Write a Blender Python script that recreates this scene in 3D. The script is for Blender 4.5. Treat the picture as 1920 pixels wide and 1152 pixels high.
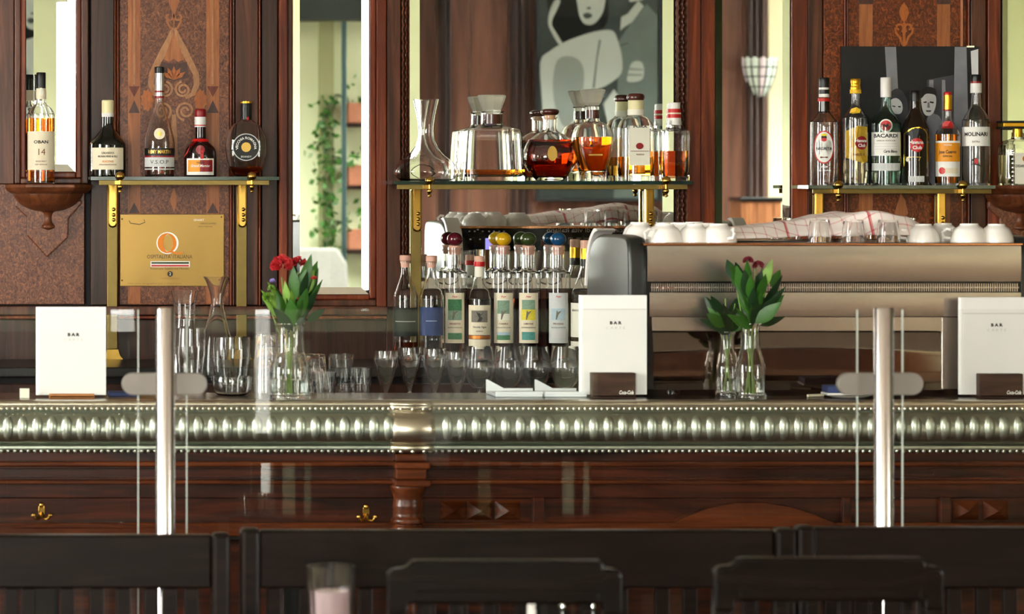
import bpy, math, random
from mathutils import Vector, Matrix, Quaternion

for _o in list(bpy.data.objects):
    bpy.data.objects.remove(_o)
scene = bpy.context.scene
COL = scene.collection
random.seed(7)

# ------------------------------------------------------------------ camera
F = 6080.0          # focal length in pixels of the 1920 px wide frame
CX, HY = -146.0, 340.0   # principal point: the photographer stands to the left of the bar, sensor parallel to it
CZ = 1.642          # eye height
cam_d = bpy.data.cameras.new('camera')
cam_d.sensor_width = 36.0
cam_d.lens = F / 1920.0 * 36.0
cam_d.shift_x = (960 - CX) / 1920.0
cam_d.shift_y = -(576 - HY) / 1920.0
cam_d.clip_start = 0.05
cam_d.clip_end = 200
cam_d.dof.use_dof = True
cam_d.dof.focus_distance = 9.75
cam_d.dof.aperture_fstop = 6.3
cam = bpy.data.objects.new('camera', cam_d)
cam.location = (0, 0, CZ)
cam.rotation_euler = (math.pi / 2, 0, 0)
COL.objects.link(cam)
scene.camera = cam

# ------------------------------------------------------------------ light: overcast daylight through the windows
world = bpy.data.worlds.new('world')
scene.world = world
world.use_nodes = True
wb = world.node_tree.nodes['Background']
wb.inputs[0].default_value = (1.0, 0.985, 0.95, 1)
wb.inputs[1].default_value = 20.0
scene.view_settings.view_transform = 'Standard'
scene.view_settings.look = 'None'
scene.view_settings.exposure = 0.82
scene.view_settings.gamma = 1.0
scene.view_settings.use_curve_mapping = False
scene.cycles.max_bounces = 16
scene.cycles.transmission_bounces = 14
scene.cycles.transparent_max_bounces = 24
scene.cycles.sample_clamp_indirect = 8.0


def portal(loc, rot, sx, sy):
    l = bpy.data.lights.new('window_portal', 'AREA')
    l.shape = 'RECTANGLE'
    l.size, l.size_y = sx, sy
    l.cycles.is_portal = True
    o = bpy.data.objects.new('window_portal', l)
    o.location = loc
    o.rotation_euler = rot
    COL.objects.link(o)


# ------------------------------------------------------------------ pixel helpers
def S(Y):
    return F / Y


def wx(px, Y):
    return (px - CX) / F * Y


def wz(py, Y):
    return CZ - (py - HY) / F * Y


# ------------------------------------------------------------------ materials
def lin(c):
    r = []
    for v in c:
        v = v / 255.0
        r.append(v / 12.92 if v <= 0.04045 else ((v + 0.055) / 1.055) ** 2.4)
    return (*r, 1.0)


MATS = {}


def mat(name, rgb, rough=0.5, metal=0.0, trans=0.0, ior=1.45, spec=0.5, coat=0.0, emit=0.0, sheen=0.0, noise=0.0, nscale=30, bump=0.0):
    m = bpy.data.materials.new(name)
    m.use_nodes = True
    nt = m.node_tree
    b = nt.nodes['Principled BSDF']
    c = lin(rgb)
    b.inputs['Base Color'].default_value = c
    b.inputs['Roughness'].default_value = rough
    b.inputs['Metallic'].default_value = metal
    b.inputs['Transmission Weight'].default_value = trans
    b.inputs['IOR'].default_value = ior
    b.inputs['Specular IOR Level'].default_value = spec
    b.inputs['Coat Weight'].default_value = coat
    b.inputs['Coat Roughness'].default_value = 0.12
    b.inputs['Sheen Weight'].default_value = sheen
    if emit:
        b.inputs['Emission Color'].default_value = c
        b.inputs['Emission Strength'].default_value = emit
    if noise or bump:
        tc = nt.nodes.new('ShaderNodeTexCoord')
        n = nt.nodes.new('ShaderNodeTexNoise')
        n.inputs['Scale'].default_value = nscale
        n.inputs['Detail'].default_value = 5
        nt.links.new(tc.outputs['Object'], n.inputs['Vector'])
        if noise:
            mx = nt.nodes.new('ShaderNodeMix')
            mx.data_type = 'RGBA'
            mx.inputs[6].default_value = tuple(v * (1 - noise) for v in c[:3]) + (1,)
            mx.inputs[7].default_value = tuple(min(1, v * (1 + noise)) for v in c[:3]) + (1,)
            nt.links.new(n.outputs['Fac'], mx.inputs[0])
            nt.links.new(mx.outputs[2], b.inputs['Base Color'])
        if bump:
            bp = nt.nodes.new('ShaderNodeBump')
            bp.inputs['Strength'].default_value = bump
            bp.inputs['Distance'].default_value = 0.003
            nt.links.new(n.outputs['Fac'], bp.inputs['Height'])
            nt.links.new(bp.outputs['Normal'], b.inputs['Normal'])
    MATS[name] = m
    return m


def wood(name, c1, c2, scale=(28, 28, 1.6), rough=0.32, coat=0.25, dist=1.2, detail=7, c3=None, bump=0.08, spec=0.25):
    m = bpy.data.materials.new(name)
    m.use_nodes = True
    nt = m.node_tree
    b = nt.nodes['Principled BSDF']
    tc = nt.nodes.new('ShaderNodeTexCoord')
    mp = nt.nodes.new('ShaderNodeMapping')
    mp.inputs['Scale'].default_value = scale
    n = nt.nodes.new('ShaderNodeTexNoise')
    n.inputs['Scale'].default_value = 1.0
    n.inputs['Detail'].default_value = detail
    n.inputs['Roughness'].default_value = 0.65
    n.inputs['Distortion'].default_value = dist
    cr = nt.nodes.new('ShaderNodeValToRGB')
    cr.color_ramp.elements[0].position = 0.32
    cr.color_ramp.elements[0].color = lin(c1)
    cr.color_ramp.elements[1].position = 0.68
    cr.color_ramp.elements[1].color = lin(c2)
    if c3:
        e = cr.color_ramp.elements.new(0.5)
        e.color = lin(c3)
    nt.links.new(tc.outputs['Object'], mp.inputs['Vector'])
    nt.links.new(mp.outputs['Vector'], n.inputs['Vector'])
    nt.links.new(n.outputs['Fac'], cr.inputs['Fac'])
    nt.links.new(cr.outputs['Color'], b.inputs['Base Color'])
    bp = nt.nodes.new('ShaderNodeBump')
    bp.inputs['Strength'].default_value = bump
    bp.inputs['Distance'].default_value = 0.002
    nt.links.new(n.outputs['Fac'], bp.inputs['Height'])
    nt.links.new(bp.outputs['Normal'], b.inputs['Normal'])
    b.inputs['Roughness'].default_value = rough
    b.inputs['Coat Weight'].default_value = coat * .4
    b.inputs['Specular IOR Level'].default_value = spec
    b.inputs['Coat Roughness'].default_value = 0.2
    MATS[name] = m
    return m


def thin_glass(name, tint, ior=1.45, rough=0.0):
    m = bpy.data.materials.new(name)
    m.use_nodes = True
    nt = m.node_tree
    nt.nodes.remove(nt.nodes['Principled BSDF'])
    out = nt.nodes['Material Output']
    t = nt.nodes.new('ShaderNodeBsdfTransparent')
    t.inputs['Color'].default_value = lin(tint)
    g = nt.nodes.new('ShaderNodeBsdfGlossy')
    g.inputs['Roughness'].default_value = rough
    fr = nt.nodes.new('ShaderNodeFresnel')
    fr.inputs['IOR'].default_value = ior
    mx = nt.nodes.new('ShaderNodeMixShader')
    nt.links.new(fr.outputs[0], mx.inputs[0])
    nt.links.new(t.outputs[0], mx.inputs[1])
    nt.links.new(g.outputs[0], mx.inputs[2])
    nt.links.new(mx.outputs[0], out.inputs[0])
    MATS[name] = m
    return m


wood('wood_stile', (54, 27, 17), (104, 60, 40), c3=(78, 42, 27))
wood('wood_red', (78, 28, 11), (142, 66, 30), c3=(106, 42, 18))
wood('wood_dark', (34, 19, 14), (70, 42, 32))
wood('wood_burl', (58, 30, 21), (156, 98, 66), scale=(75, 75, 55), dist=2.2, c3=(106, 62, 42), bump=0.1)
wood('wood_burl_red', (60, 22, 8), (164, 78, 30), scale=(60, 60, 46), dist=2.4, c3=(96, 45, 20), bump=0.05)
wood('wood_inlay', (128, 68, 34), (176, 108, 62), scale=(60, 60, 5))
wood('wood_inlay_pale', (146, 96, 62), (184, 130, 86), scale=(80, 80, 20))
wood('wood_inlay_dark', (58, 34, 28), (84, 50, 40), scale=(60, 60, 20))
wood('wood_inlay_orange', (150, 78, 30), (186, 104, 44), scale=(90, 90, 40))
wood('wood_moulding', (74, 36, 20), (126, 72, 42))
wood('wood_bar', (22, 8, 4), (84, 34, 12), scale=(1.6, 26, 26), rough=0.28, coat=0.35, c3=(50, 19, 8))
wood('wood_bar_lit', (46, 18, 7), (98, 46, 18), scale=(1.6, 26, 26), rough=0.25, coat=0.4)  # same bar wood, its orange highlights put into a lighter colour
wood('wood_bench', (13, 8, 6), (27, 18, 14), scale=(2, 30, 30), rough=0.3, coat=0.0, spec=0.13)
wood('wood_chair', (6, 4, 3), (18, 11, 8), scale=(2, 30, 30), rough=0.26, coat=0.0, spec=0.12)
wood('wood_panelling', (62, 39, 30), (104, 70, 56), scale=(10, 10, 0.6), rough=0.4, coat=0.1)
wood('wood_panelling_dark', (24, 15, 12), (50, 33, 27), scale=(10, 10, 0.6), rough=0.4, coat=0.1)
wood('wood_holder', (150, 92, 44), (184, 122, 66), scale=(6, 40, 40), rough=0.5, coat=0)
wood('wood_holder_dark', (44, 28, 20), (74, 50, 38), scale=(6, 40, 40), rough=0.5, coat=0)
wood('wood_floor', (60, 42, 30), (104, 76, 54), scale=(1.2, 14, 14), rough=0.4, coat=0.1)
wood('wood_planter', (92, 56, 34), (140, 92, 60), scale=(20, 20, 2))

mat('groove', (20, 12, 9), 0.6)
mat('mirror', (236, 240, 236), 0.0, 1.0)
mat('brass', (200, 158, 78), 0.2, 1.0, noise=0.08, nscale=60)
mat('brass_dull', (124, 106, 62), 0.4, 1.0, noise=0.15, nscale=40)
mat('plaque_gold', (150, 120, 68), 0.28, 1.0, noise=0.06, nscale=500)
mat('zinc', (174, 180, 166), 0.36, 1.0, noise=0.14, nscale=30)
mat('zinc_warm', (200, 190, 170), 0.3, 1.0, noise=0.12, nscale=40)
mat('counter_top', (80, 78, 70), 0.22, 1.0, noise=0.2, nscale=20)
mat('counter_dark', (26, 24, 22), 0.3)
mat('steel', (178, 168, 160), 0.26, 1.0, noise=0.05, nscale=90)
mat('steel_polished', (104, 95, 88), 0.06, 1.0)
mat('chrome', (225, 225, 225), 0.08, 1.0)
mat('post_metal', (208, 200, 198), 0.17, 1.0)
mat('clamp_metal', (122, 116, 108), 0.5, 0.4)
mat('copper_lip', (214, 150, 106), 0.2, 1.0)
mat('machine_side', (26, 28, 25), 0.4, 0.0, coat=0.15)
mat('black_plastic', (12, 12, 12), 0.25)
mat('black_matt', (9, 9, 9), 0.7)
mat('screen_blue', (150, 140, 240), 0.4, emit=0.8)
mat('porcelain', (238, 234, 228), 0.18, coat=0.3)
mat('paper', (236, 234, 232), 0.7)
mat('paper_edge', (215, 212, 210), 0.8)
mat('ink', (44, 40, 40), 0.7)
mat('ink_soft', (200, 196, 192), 0.7)
mat('cream_label', (232, 220, 192), 0.6, noise=0.04, nscale=200)
mat('cream_pale', (236, 232, 214), 0.6)
mat('white_label', (240, 238, 230), 0.55)
mat('grey_label', (206, 208, 206), 0.6, noise=0.06, nscale=150)
mat('black_label', (20, 19, 18), 0.45)
mat('green_black_label', (26, 32, 28), 0.7, noise=0.1, nscale=300)
mat('blue_label', (46, 64, 110), 0.75, noise=0.15, nscale=600)
mat('yellow_label', (236, 190, 30), 0.5)
mat('orange_label', (232, 150, 24), 0.5)
mat('red', (196, 24, 22), 0.4)
mat('red_deep', (140, 16, 24), 0.35)
mat('gold_foil', (222, 168, 50), 0.28, 0.9)
mat('gold_print', (196, 160, 80), 0.35, 0.8)
mat('silver_foil', (206, 200, 198), 0.3, 0.8)
mat('brown_print', (120, 70, 44), 0.7)
mat('cork', (214, 168, 126), 0.8, noise=0.2, nscale=150)
mat('cork_pink', (222, 172, 150), 0.75)
mat('ball_wine', (84, 16, 30), 0.12, coat=0.6)
mat('ball_yellow', (206, 160, 20), 0.15, coat=0.6)
mat('ball_green', (52, 66, 28), 0.15, coat=0.6)
mat('ball_blue', (24, 72, 112), 0.15, coat=0.6)
mat('cap_brown', (74, 34, 26), 0.25, coat=0.4)
mat('cap_cream', (228, 218, 168), 0.45)
mat('cap_white', (232, 228, 224), 0.4)
mat('cap_black', (16, 16, 16), 0.35)
mat('glass', (255, 255, 255), 0.0, 0, trans=1.0, ior=1.46)
mat('glass_green', (214, 236, 226), 0.0, 0, trans=1.0, ior=1.46)
mat('glass_frost', (240, 238, 226), 0.32, 0, trans=0.85, ior=1.4)
mat('glass_black', (8, 10, 7), 0.06, 0, coat=0.5)
mat('glass_brown', (26, 10, 5), 0.05, 0, coat=0.5)
mat('glass_red_dark', (30, 6, 8), 0.05, 0, coat=0.5)
mat('liquor_amber', (226, 124, 30), 0.0, 0, trans=1.0, ior=1.36)
mat('liquor_dark_amber', (176, 70, 16), 0.0, 0, trans=1.0, ior=1.36)
mat('liquor_gold', (240, 176, 70), 0.0, 0, trans=1.0, ior=1.36)
mat('liquor_pale', (246, 236, 206), 0.0, 0, trans=1.0, ior=1.36)
mat('liquor_yellow', (240, 158, 30), 0.0, 0, trans=1.0, ior=1.36)
mat('water', (244, 250, 248), 0.0, 0, trans=1.0, ior=1.33)
thin_glass('screen_glass', (252, 253, 252), 1.3)
thin_glass('shelf_glass', (176, 222, 208), 1.5)
mat('shelf_glass_edge', (10, 44, 38), 0.1, 0, coat=0.6)
mat('pane_edge', (196, 204, 196), 0.3)
mat('leaf', (48, 94, 26), 0.38, noise=0.3, nscale=25)
mat('leaf_light', (112, 152, 54), 0.45, noise=0.2, nscale=25)
mat('leaf_dark', (22, 50, 22), 0.35, noise=0.3, nscale=25)
mat('stem', (112, 138, 60), 0.5)
mat('petal_red', (184, 38, 42), 0.6, noise=0.15, nscale=80)
mat('petal_wine', (104, 20, 36), 0.6, noise=0.15, nscale=80)
mat('petal_lilac', (164, 150, 214), 0.6)
mat('towel', (240, 228, 224), 0.9)
mat('wall_cream', (214, 206, 170), 0.8, noise=0.03, nscale=4)
mat('wall_green', (200, 206, 168), 0.8, noise=0.03, nscale=4)
mat('wall_olive', (136, 138, 96), 0.8, noise=0.05, nscale=4)
mat('wall_white', (232, 228, 214), 0.85)
mat('beam', (36, 42, 38), 0.6)
mat('teal_metal', (40, 60, 58), 0.35, 0.6)
mat('grey_fabric', (150, 148, 142), 0.9, noise=0.15, nscale=60)
mat('terracotta', (146, 92, 66), 0.8, noise=0.25, nscale=60)
mat('photo_black', (18, 19, 22), 0.45, noise=0.4, nscale=14)
mat('photo_dark', (58, 59, 66), 0.4, noise=0.3, nscale=20)
mat('photo_mid', (128, 129, 136), 0.4, noise=0.25, nscale=25)
mat('photo_light', (216, 216, 218), 0.4, noise=0.12, nscale=30)
mat('poster_dark', (84, 94, 92), 0.4, noise=0.25, nscale=6)
mat('poster_mid', (142, 156, 152), 0.4, noise=0.2, nscale=6)
mat('poster_light', (242, 248, 242), 0.4, noise=0.05, nscale=8)
mat('poster_soft', (186, 196, 190), 0.4, noise=0.1, nscale=5)
mat('drink_pink', (250, 222, 224), 0.25, 0, trans=0.5, ior=1.34)
mat('poster_black', (24, 26, 27), 0.4)
mat('lamp_glass', (196, 208, 196), 0.3)
mat('lamp_glass_pink', (200, 184, 188), 0.3)
mat('lead', (52, 50, 46), 0.5, 0.5)
mat('asphalt', (196, 194, 188), 0.9)
mat('tray_white', (226, 230, 232), 0.4)
mat('print_green', (70, 128, 84), 0.7, noise=0.5, nscale=180)
mat('print_teal', (90, 160, 150), 0.7, noise=0.4, nscale=180)
mat('print_yellow', (232, 212, 60), 0.7, noise=0.25, nscale=180)
mat('print_pale_blue', (178, 200, 210), 0.7, noise=0.2, nscale=180)
mat('print_grey', (120, 112, 98), 0.7, noise=0.5, nscale=200)
mat('print_sage', (130, 158, 132), 0.7, noise=0.4, nscale=200)
mat('orange_brown', (196, 112, 30), 0.35, 0.5)


def towel_material():
    m = MATS['towel']
    nt = m.node_tree
    b = nt.nodes['Principled BSDF']
    tc = nt.nodes.new('ShaderNodeTexCoord')
    sp = nt.nodes.new('ShaderNodeSeparateXYZ')
    nt.links.new(tc.outputs['Object'], sp.inputs[0])

    def stripe(out, period, width):
        d = nt.nodes.new('ShaderNodeMath'); d.operation = 'DIVIDE'; d.inputs[1].default_value = period
        nt.links.new(out, d.inputs[0])
        f = nt.nodes.new('ShaderNodeMath'); f.operation = 'FRACT'
        nt.links.new(d.outputs[0], f.inputs[0])
        l = nt.nodes.new('ShaderNodeMath'); l.operation = 'LESS_THAN'; l.inputs[1].default_value = width
        nt.links.new(f.outputs[0], l.inputs[0])
        return l.outputs[0]

    def add(a, c, k):
        mm = nt.nodes.new('ShaderNodeMath'); mm.operation = 'MULTIPLY_ADD'
        mm.inputs[1].default_value = k
        nt.links.new(a, mm.inputs[0])
        if c is None:
            mm.inputs[2].default_value = 0
        else:
            nt.links.new(c, mm.inputs[2])
        return mm.outputs[0]
    s = add(stripe(sp.outputs[0], 0.03, 0.1), None, 0.45)
    s = add(stripe(sp.outputs[1], 0.03, 0.1), s, 0.45)
    s = add(stripe(sp.outputs[0], 0.21, 0.035), s, 0.7)
    s = add(stripe(sp.outputs[1], 0.21, 0.035), s, 0.7)
    mx = nt.nodes.new('ShaderNodeMix'); mx.data_type = 'RGBA'; mx.clamp_factor = True
    mx.inputs[6].default_value = lin((240, 228, 222))
    mx.inputs[7].default_value = lin((196, 70, 78))
    nt.links.new(s, mx.inputs[0])
    nt.links.new(mx.outputs[2], b.inputs['Base Color'])


towel_material()


# ------------------------------------------------------------------ mesh helpers
def oset(o, name, mat_, parent):
    COL.objects.link(o)
    if mat_ is not None and o.data is not None and hasattr(o.data, 'materials') and not o.data.materials:
        o.data.materials.append(MATS[mat_] if isinstance(mat_, str) else mat_)
    if parent is not None:
        o.parent = parent


def wloc(p):
    v = Vector((0, 0, 0))
    while p is not None:
        v += p.location
        p = p.parent
    return v


def thing(name, label, cat, loc, group=None, kind=None):
    o = bpy.data.objects.new(name, None)
    o.empty_display_size = 0.05
    o.location = loc
    COL.objects.link(o)
    tag(o, label, cat, group, kind)
    return o


def tag(o, label=None, cat=None, group=None, kind=None):
    if label: o['label'] = label
    if cat: o['category'] = cat
    if group: o['group'] = group
    if kind: o['kind'] = kind
    return o


class MB:
    def __init__(s):
        s.v = []
        s.f = []

    def add(s, vs, fs):
        n = len(s.v)
        s.v += [tuple(p) for p in vs]
        s.f += [tuple(i + n for i in q) for q in fs]
        return s

    def box(s, x0, x1, y0, y1, z0, z1):
        return s.add([(x0, y0, z0), (x1, y0, z0), (x1, y1, z0), (x0, y1, z0), (x0, y0, z1), (x1, y0, z1), (x1, y1, z1), (x0, y1, z1)],
                     [(0, 3, 2, 1), (4, 5, 6, 7), (0, 1, 5, 4), (1, 2, 6, 5), (2, 3, 7, 6), (3, 0, 4, 7)])

    def lathe(s, cx, cy, prof, seg=36, sx=1.0, sy=1.0, n=2.0, a0=0.0):
        rings = []
        vs = []
        for r, z in prof:
            if r <= 1e-6:
                rings.append((len(vs), 1))
                vs.append((cx, cy, z))
            else:
                rings.append((len(vs), seg))
                for k in range(seg):
                    a = 2 * math.pi * (k + 0.5) / seg + a0
                    c, q = math.cos(a), math.sin(a)
                    if n != 2.0:
                        c = math.copysign(abs(c) ** (2 / n), c)
                        q = math.copysign(abs(q) ** (2 / n), q)
                    vs.append((cx + r * sx * c, cy + r * sy * q, z))
        fs = []
        for (b0, n0), (b1, n1) in zip(rings, rings[1:]):
            if n0 == 1 and n1 == 1:
                continue
            for k in range(seg):
                k2 = (k + 1) % seg
                if n0 == 1:
                    fs.append((b0, b1 + k2, b1 + k))
                elif n1 == 1:
                    fs.append((b0 + k, b0 + k2, b1))
                else:
                    fs.append((b0 + k, b0 + k2, b1 + k2, b1 + k))
        return s.add(vs, fs)

    def prism(s, poly, y0, y1):
        n = len(poly)
        vs = [(x, y0, z) for x, z in poly] + [(x, y1, z) for x, z in poly]
        fs = [tuple(range(n)), tuple(range(2 * n - 1, n - 1, -1))]
        for k in range(n):
            k2 = (k + 1) % n
            fs.append((k2, k, k + n, k2 + n))
        return s.add(vs, fs)

    def prism_x(s, poly, x0, x1):           # poly in (y, z)
        n = len(poly)
        vs = [(x0, y, z) for y, z in poly] + [(x1, y, z) for y, z in poly]
        fs = [tuple(range(n)), tuple(range(2 * n - 1, n - 1, -1))]
        for k in range(n):
            k2 = (k + 1) % n
            fs.append((k2, k, k + n, k2 + n))
        return s.add(vs, fs)

    def sweep_x(s, prof, x0, x1):           # open/closed profile in (y, z) extruded along X
        n = len(prof)
        vs = [(x0, y, z) for y, z in prof] + [(x1, y, z) for y, z in prof]
        fs = [(k, k + 1, k + 1 + n, k + n) for k in range(n - 1)]
        return s.add(vs, fs)

    def tube(s, pts, r, seg=8, caps=True):
        pts = [Vector(p) for p in pts]
        n = len(pts)
        rr = r if isinstance(r, (list, tuple)) else [r] * n
        vs = []
        up = Vector((0.13, 0.31, 0.94))
        for i, p in enumerate(pts):
            t = (pts[min(i + 1, n - 1)] - pts[max(i - 1, 0)]).normalized()
            a = t.cross(up)
            if a.length < 1e-3:
                a = t.cross(Vector((1, 0, 0)))
            a.normalize()
            b = t.cross(a)
            for k in range(seg):
                an = 2 * math.pi * k / seg
                vs.append(p + (a * math.cos(an) + b * math.sin(an)) * rr[i])
        fs = []
        for i in range(n - 1):
            for k in range(seg):
                k2 = (k + 1) % seg
                fs.append((i * seg + k, i * seg + k2, (i + 1) * seg + k2, (i + 1) * seg + k))
        if caps:
            fs.append(tuple(range(seg - 1, -1, -1)))
            fs.append(tuple((n - 1) * seg + k for k in range(seg)))
        return s.add(vs, fs)

    def ell(s, c, rx, ry, rz, seg=16, rings=10):
        prof = []
        for i in range(rings + 1):
            a = -math.pi / 2 + math.pi * i / rings
            prof.append((max(0.0, math.cos(a)), math.sin(a)))
        prof[0] = (0, -1)
        prof[-1] = (0, 1)
        t = MB().lathe(0, 0, prof, seg)
        return s.add([(c[0] + x * rx, c[1] + y * ry, c[2] + z * rz) for x, y, z in t.v], t.f)

    def grid(s, fn, nu, nv):
        vs = [fn(i / nu, j / nv) for j in range(nv + 1) for i in range(nu + 1)]
        fs = [(j * (nu + 1) + i, j * (nu + 1) + i + 1, (j + 1) * (nu + 1) + i + 1, (j + 1) * (nu + 1) + i) for j in range(nv) for i in range(nu)]
        return s.add(vs, fs)

    def build(s, name, m, parent=None, smooth=False, bevel=0.0, angle=35, kind=None, label=None):
        off = wloc(parent)
        me = bpy.data.meshes.new(name)
        me.from_pydata([(x - off.x, y - off.y, z - off.z) for x, y, z in s.v], [], s.f)
        me.update()
        if smooth:
            me.shade_smooth()
            me.set_sharp_from_angle(angle=math.radians(angle))
        o = bpy.data.objects.new(name, me)
        oset(o, name, m, parent)
        if bevel:
            md = o.modifiers.new('bevel', 'BEVEL')
            md.width = bevel
            md.segments = 2
            md.limit_method = 'ANGLE'
        if kind: o['kind'] = kind
        if label: o['label'] = label
        return o


def fix_normals(o):
    import bmesh
    bm = bmesh.new()
    bm.from_mesh(o.data)
    bmesh.ops.recalc_face_normals(bm, faces=bm.faces)
    bm.to_mesh(o.data)
    bm.free()
    return o


def copy_tree(o, loc=None, parent=None):
    c = o.copy()
    COL.objects.link(c)
    if parent is not None:
        c.parent = parent
    if loc is not None:
        c.location = loc
    for ch in [x for x in bpy.data.objects if x.parent == o]:
        copy_tree(ch, None, c)
    return c


def cr(prof, k=4):
    """smooth a profile; a point with a third entry is a corner"""
    out = []
    n = len(prof)
    P = [(p[0], p[1]) for p in prof]
    sh = [len(p) > 2 for p in prof]
    for i in range(n - 1):
        p1, p2 = P[i], P[i + 1]
        p0 = P[i - 1] if i > 0 and not sh[i] else p1
        p3 = P[i + 2] if i + 2 < n and not sh[i + 1] else p2
        for j in range(k):
            t = j / k
            q = []
            for d in (0, 1):
                a, b, c, e = p0[d], p1[d], p2[d], p3[d]
                q.append(0.5 * (2 * b + (c - a) * t + (2 * a - 5 * b + 4 * c - e) * t * t + (3 * b - a - 3 * c + e) * t ** 3))
            out.append((max(q[0], 0.0), q[1]))
    out.append(P[-1])
    return out


def shell(outer, t=0.002, bt=0.006):
    zb = outer[0][1]
    inner = [(max(r - t, 0.0012), z) for r, z in outer if z > zb + bt]
    return [(0, zb)] + outer + inner[::-1] + [(inner[0][0] * 0.9, zb + bt), (0, zb + bt)]


def solid(outer):
    return [(0, outer[0][1])] + outer + [(0, outer[-1][1])]


def liquid(outer, level, t=0.0026, bt=0.0066):
    zb = outer[0][1]
    pts = [(max(r - t, 0.001), z) for r, z in outer if zb + bt < z < level]
    if not pts:
        return None
    return [(0, zb + bt), (pts[0][0] * 0.9, zb + bt)] + pts + [(pts[-1][0], level), (0, level)]


# flat lettering ---------------------------------------------------------
def text_geo(body, size, bold=0.0, shear=0.0, spacing=1.0):
    cu = bpy.data.curves.new('lettering', 'FONT')
    cu.body = body
    cu.size = size
    cu.align_x = 'CENTER'
    cu.align_y = 'CENTER'
    cu.resolution_u = 2
    cu.offset = bold * size
    cu.shear = shear
    cu.space_character = spacing
    ob = bpy.data.objects.new('lettering', cu)
    me = bpy.data.meshes.new_from_object(ob)
    vs = [tuple(v.co) for v in me.vertices]
    fs = [tuple(p.vertices) for p in me.polygons]
    bpy.data.objects.remove(ob)
    bpy.data.curves.remove(cu)
    bpy.data.meshes.remove(me)
    return vs, fs


def lettering(body, size, m, parent, x=0, y=0, z=0, cyl=None, width=None, bold=0.0, shear=0.0, spacing=1.0, back=False, a=0.0, arc=None):
    vs, fs = text_geo(body, size, bold, shear, spacing)
    if not vs:
        return None
    if width:
        w = max(v[0] for v in vs) - min(v[0] for v in vs)
        k = width / w
        vs = [(v[0] * k, v[1], 0) for v in vs]
    out = []
    for u, v, _ in vs:
        if arc:                                  # text on a circle of radius arc around (x, z)
            an = u / arc
            rr = arc + v
            out.append((x + rr * math.sin(an), y, z + rr * math.cos(an)))
        elif cyl:
            cx, cy, r = cyl
            an = a + u / r
            out.append((cx + r * math.sin(an), cy - r * math.cos(an), z + v))
        elif back:
            out.append((x - u, y, z + v))
        else:
            out.append((x + u, y, z + v))
    return MB().add(out, fs).build('lettering', m, parent)


def patch(name, m, parent, cx, cy, r, z0, z1, half, a=0.0, n=12, sy=1.0):
    """a label wrapped round a cylinder; half = half width in radians"""
    def fn(u, v):
        an = a - half + 2 * half * u
        return (cx + r * math.sin(an), cy - r * sy * math.cos(an), z0 + (z1 - z0) * v)
    return MB().grid(fn, n, 1).build(name, m, parent, smooth=True)


def patch_shape(name, m, parent, cx, cy, r, z, pts, a=0.0):
    """polygon fan (u, v) wrapped on the cylinder"""
    out = [(cx + r * math.sin(a), cy - r * math.cos(a), z)]
    for u, v in pts:
        an = a + u / r
        out.append((cx + r * math.sin(an), cy - r * math.cos(an), z + v))
    n = len(pts)
    return MB().add(out, [(0, 1 + k, 1 + (k + 1) % n) for k in range(n)]).build(name, m, parent)


def circ(r, n=24, ry=None):
    ry = ry or r
    return [(r * math.cos(2 * math.pi * k / n), ry * math.sin(2 * math.pi * k / n)) for k in range(n)]


def disc(name, m, parent, x, y, z, r, rz=None, th=0.0006, n=24):
    return MB().prism([(x + u, z + v) for u, v in circ(r, n, rz)], y - th, y).build(name, m, parent)


def plate(name, m, parent, x0, x1, y0, y1, z0, z1, bevel=0.0, smooth=False):
    return MB().box(x0, x1, y0, y1, z0, z1).build(name, m, parent, bevel=bevel)


def closed_cr(pts, k=3):
    n = len(pts)
    out = []
    for i in range(n):
        p0, p1, p2, p3 = pts[i - 1], pts[i], pts[(i + 1) % n], pts[(i + 2) % n]
        for j in range(k):
            t = j / k
            out.append(tuple(.5 * (2 * b + (c - a) * t + (2 * a - 5 * b + 4 * c - e) * t * t + (3 * b - a - 3 * c + e) * t ** 3) for a, b, c, e in zip(p0, p1, p2, p3)))
    return out


def stroke(pts, w):
    """flat ribbon polygon strip in (x, z) -> list of quads verts"""
    L, R = [], []
    n = len(pts)
    for i, p in enumerate(pts):
        a = pts[max(i - 1, 0)]
        b = pts[min(i + 1, n - 1)]
        dx, dz = b[0] - a[0], b[1] - a[1]
        d = math.hypot(dx, dz) or 1
        ww = w[i] if isinstance(w, (list, tuple)) else w
        L.append((p[0] - dz / d * ww / 2, p[1] + dx / d * ww / 2))
        R.append((p[0] + dz / d * ww / 2, p[1] - dx / d * ww / 2))
    return L + R[::-1]

# ================================================================== THE ROOM
XL, XR, YF, YB, ZT = -3.5, 9.0, -2.5, 9.94, 3.4


def struct(o, label=None):
    o['kind'] = 'structure'
    if label: o['label'] = label
    return o


struct(MB().box(XL - .2, XR + .2, YF - .2, YB + .2, -0.1, 0).build('floor', 'wood_floor'), 'brown wooden floor of the bar room')
ADDED_SKY = (0.8, 7.6, -1.3, 0.3)       # made-up roof light, added to brighten the street wall
mb = MB()
mb.box(XL - .2, ADDED_SKY[0], YF - .2, YB + .2, ZT, ZT + .1).box(ADDED_SKY[1], XR + .2, YF - .2, YB + .2, ZT, ZT + .1)
mb.box(ADDED_SKY[0], ADDED_SKY[1], YF - .2, ADDED_SKY[2], ZT, ZT + .1).box(ADDED_SKY[0], ADDED_SKY[1], ADDED_SKY[3], YB + .2, ZT, ZT + .1)
struct(mb.build('ceiling', 'wall_white'), 'white painted ceiling of the bar room with an added long roof light')
portal(((ADDED_SKY[0] + ADDED_SKY[1]) / 2, (ADDED_SKY[2] + ADDED_SKY[3]) / 2, ZT + .05), (0, 0, 0), ADDED_SKY[1] - ADDED_SKY[0], ADDED_SKY[3] - ADDED_SKY[2])
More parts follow.
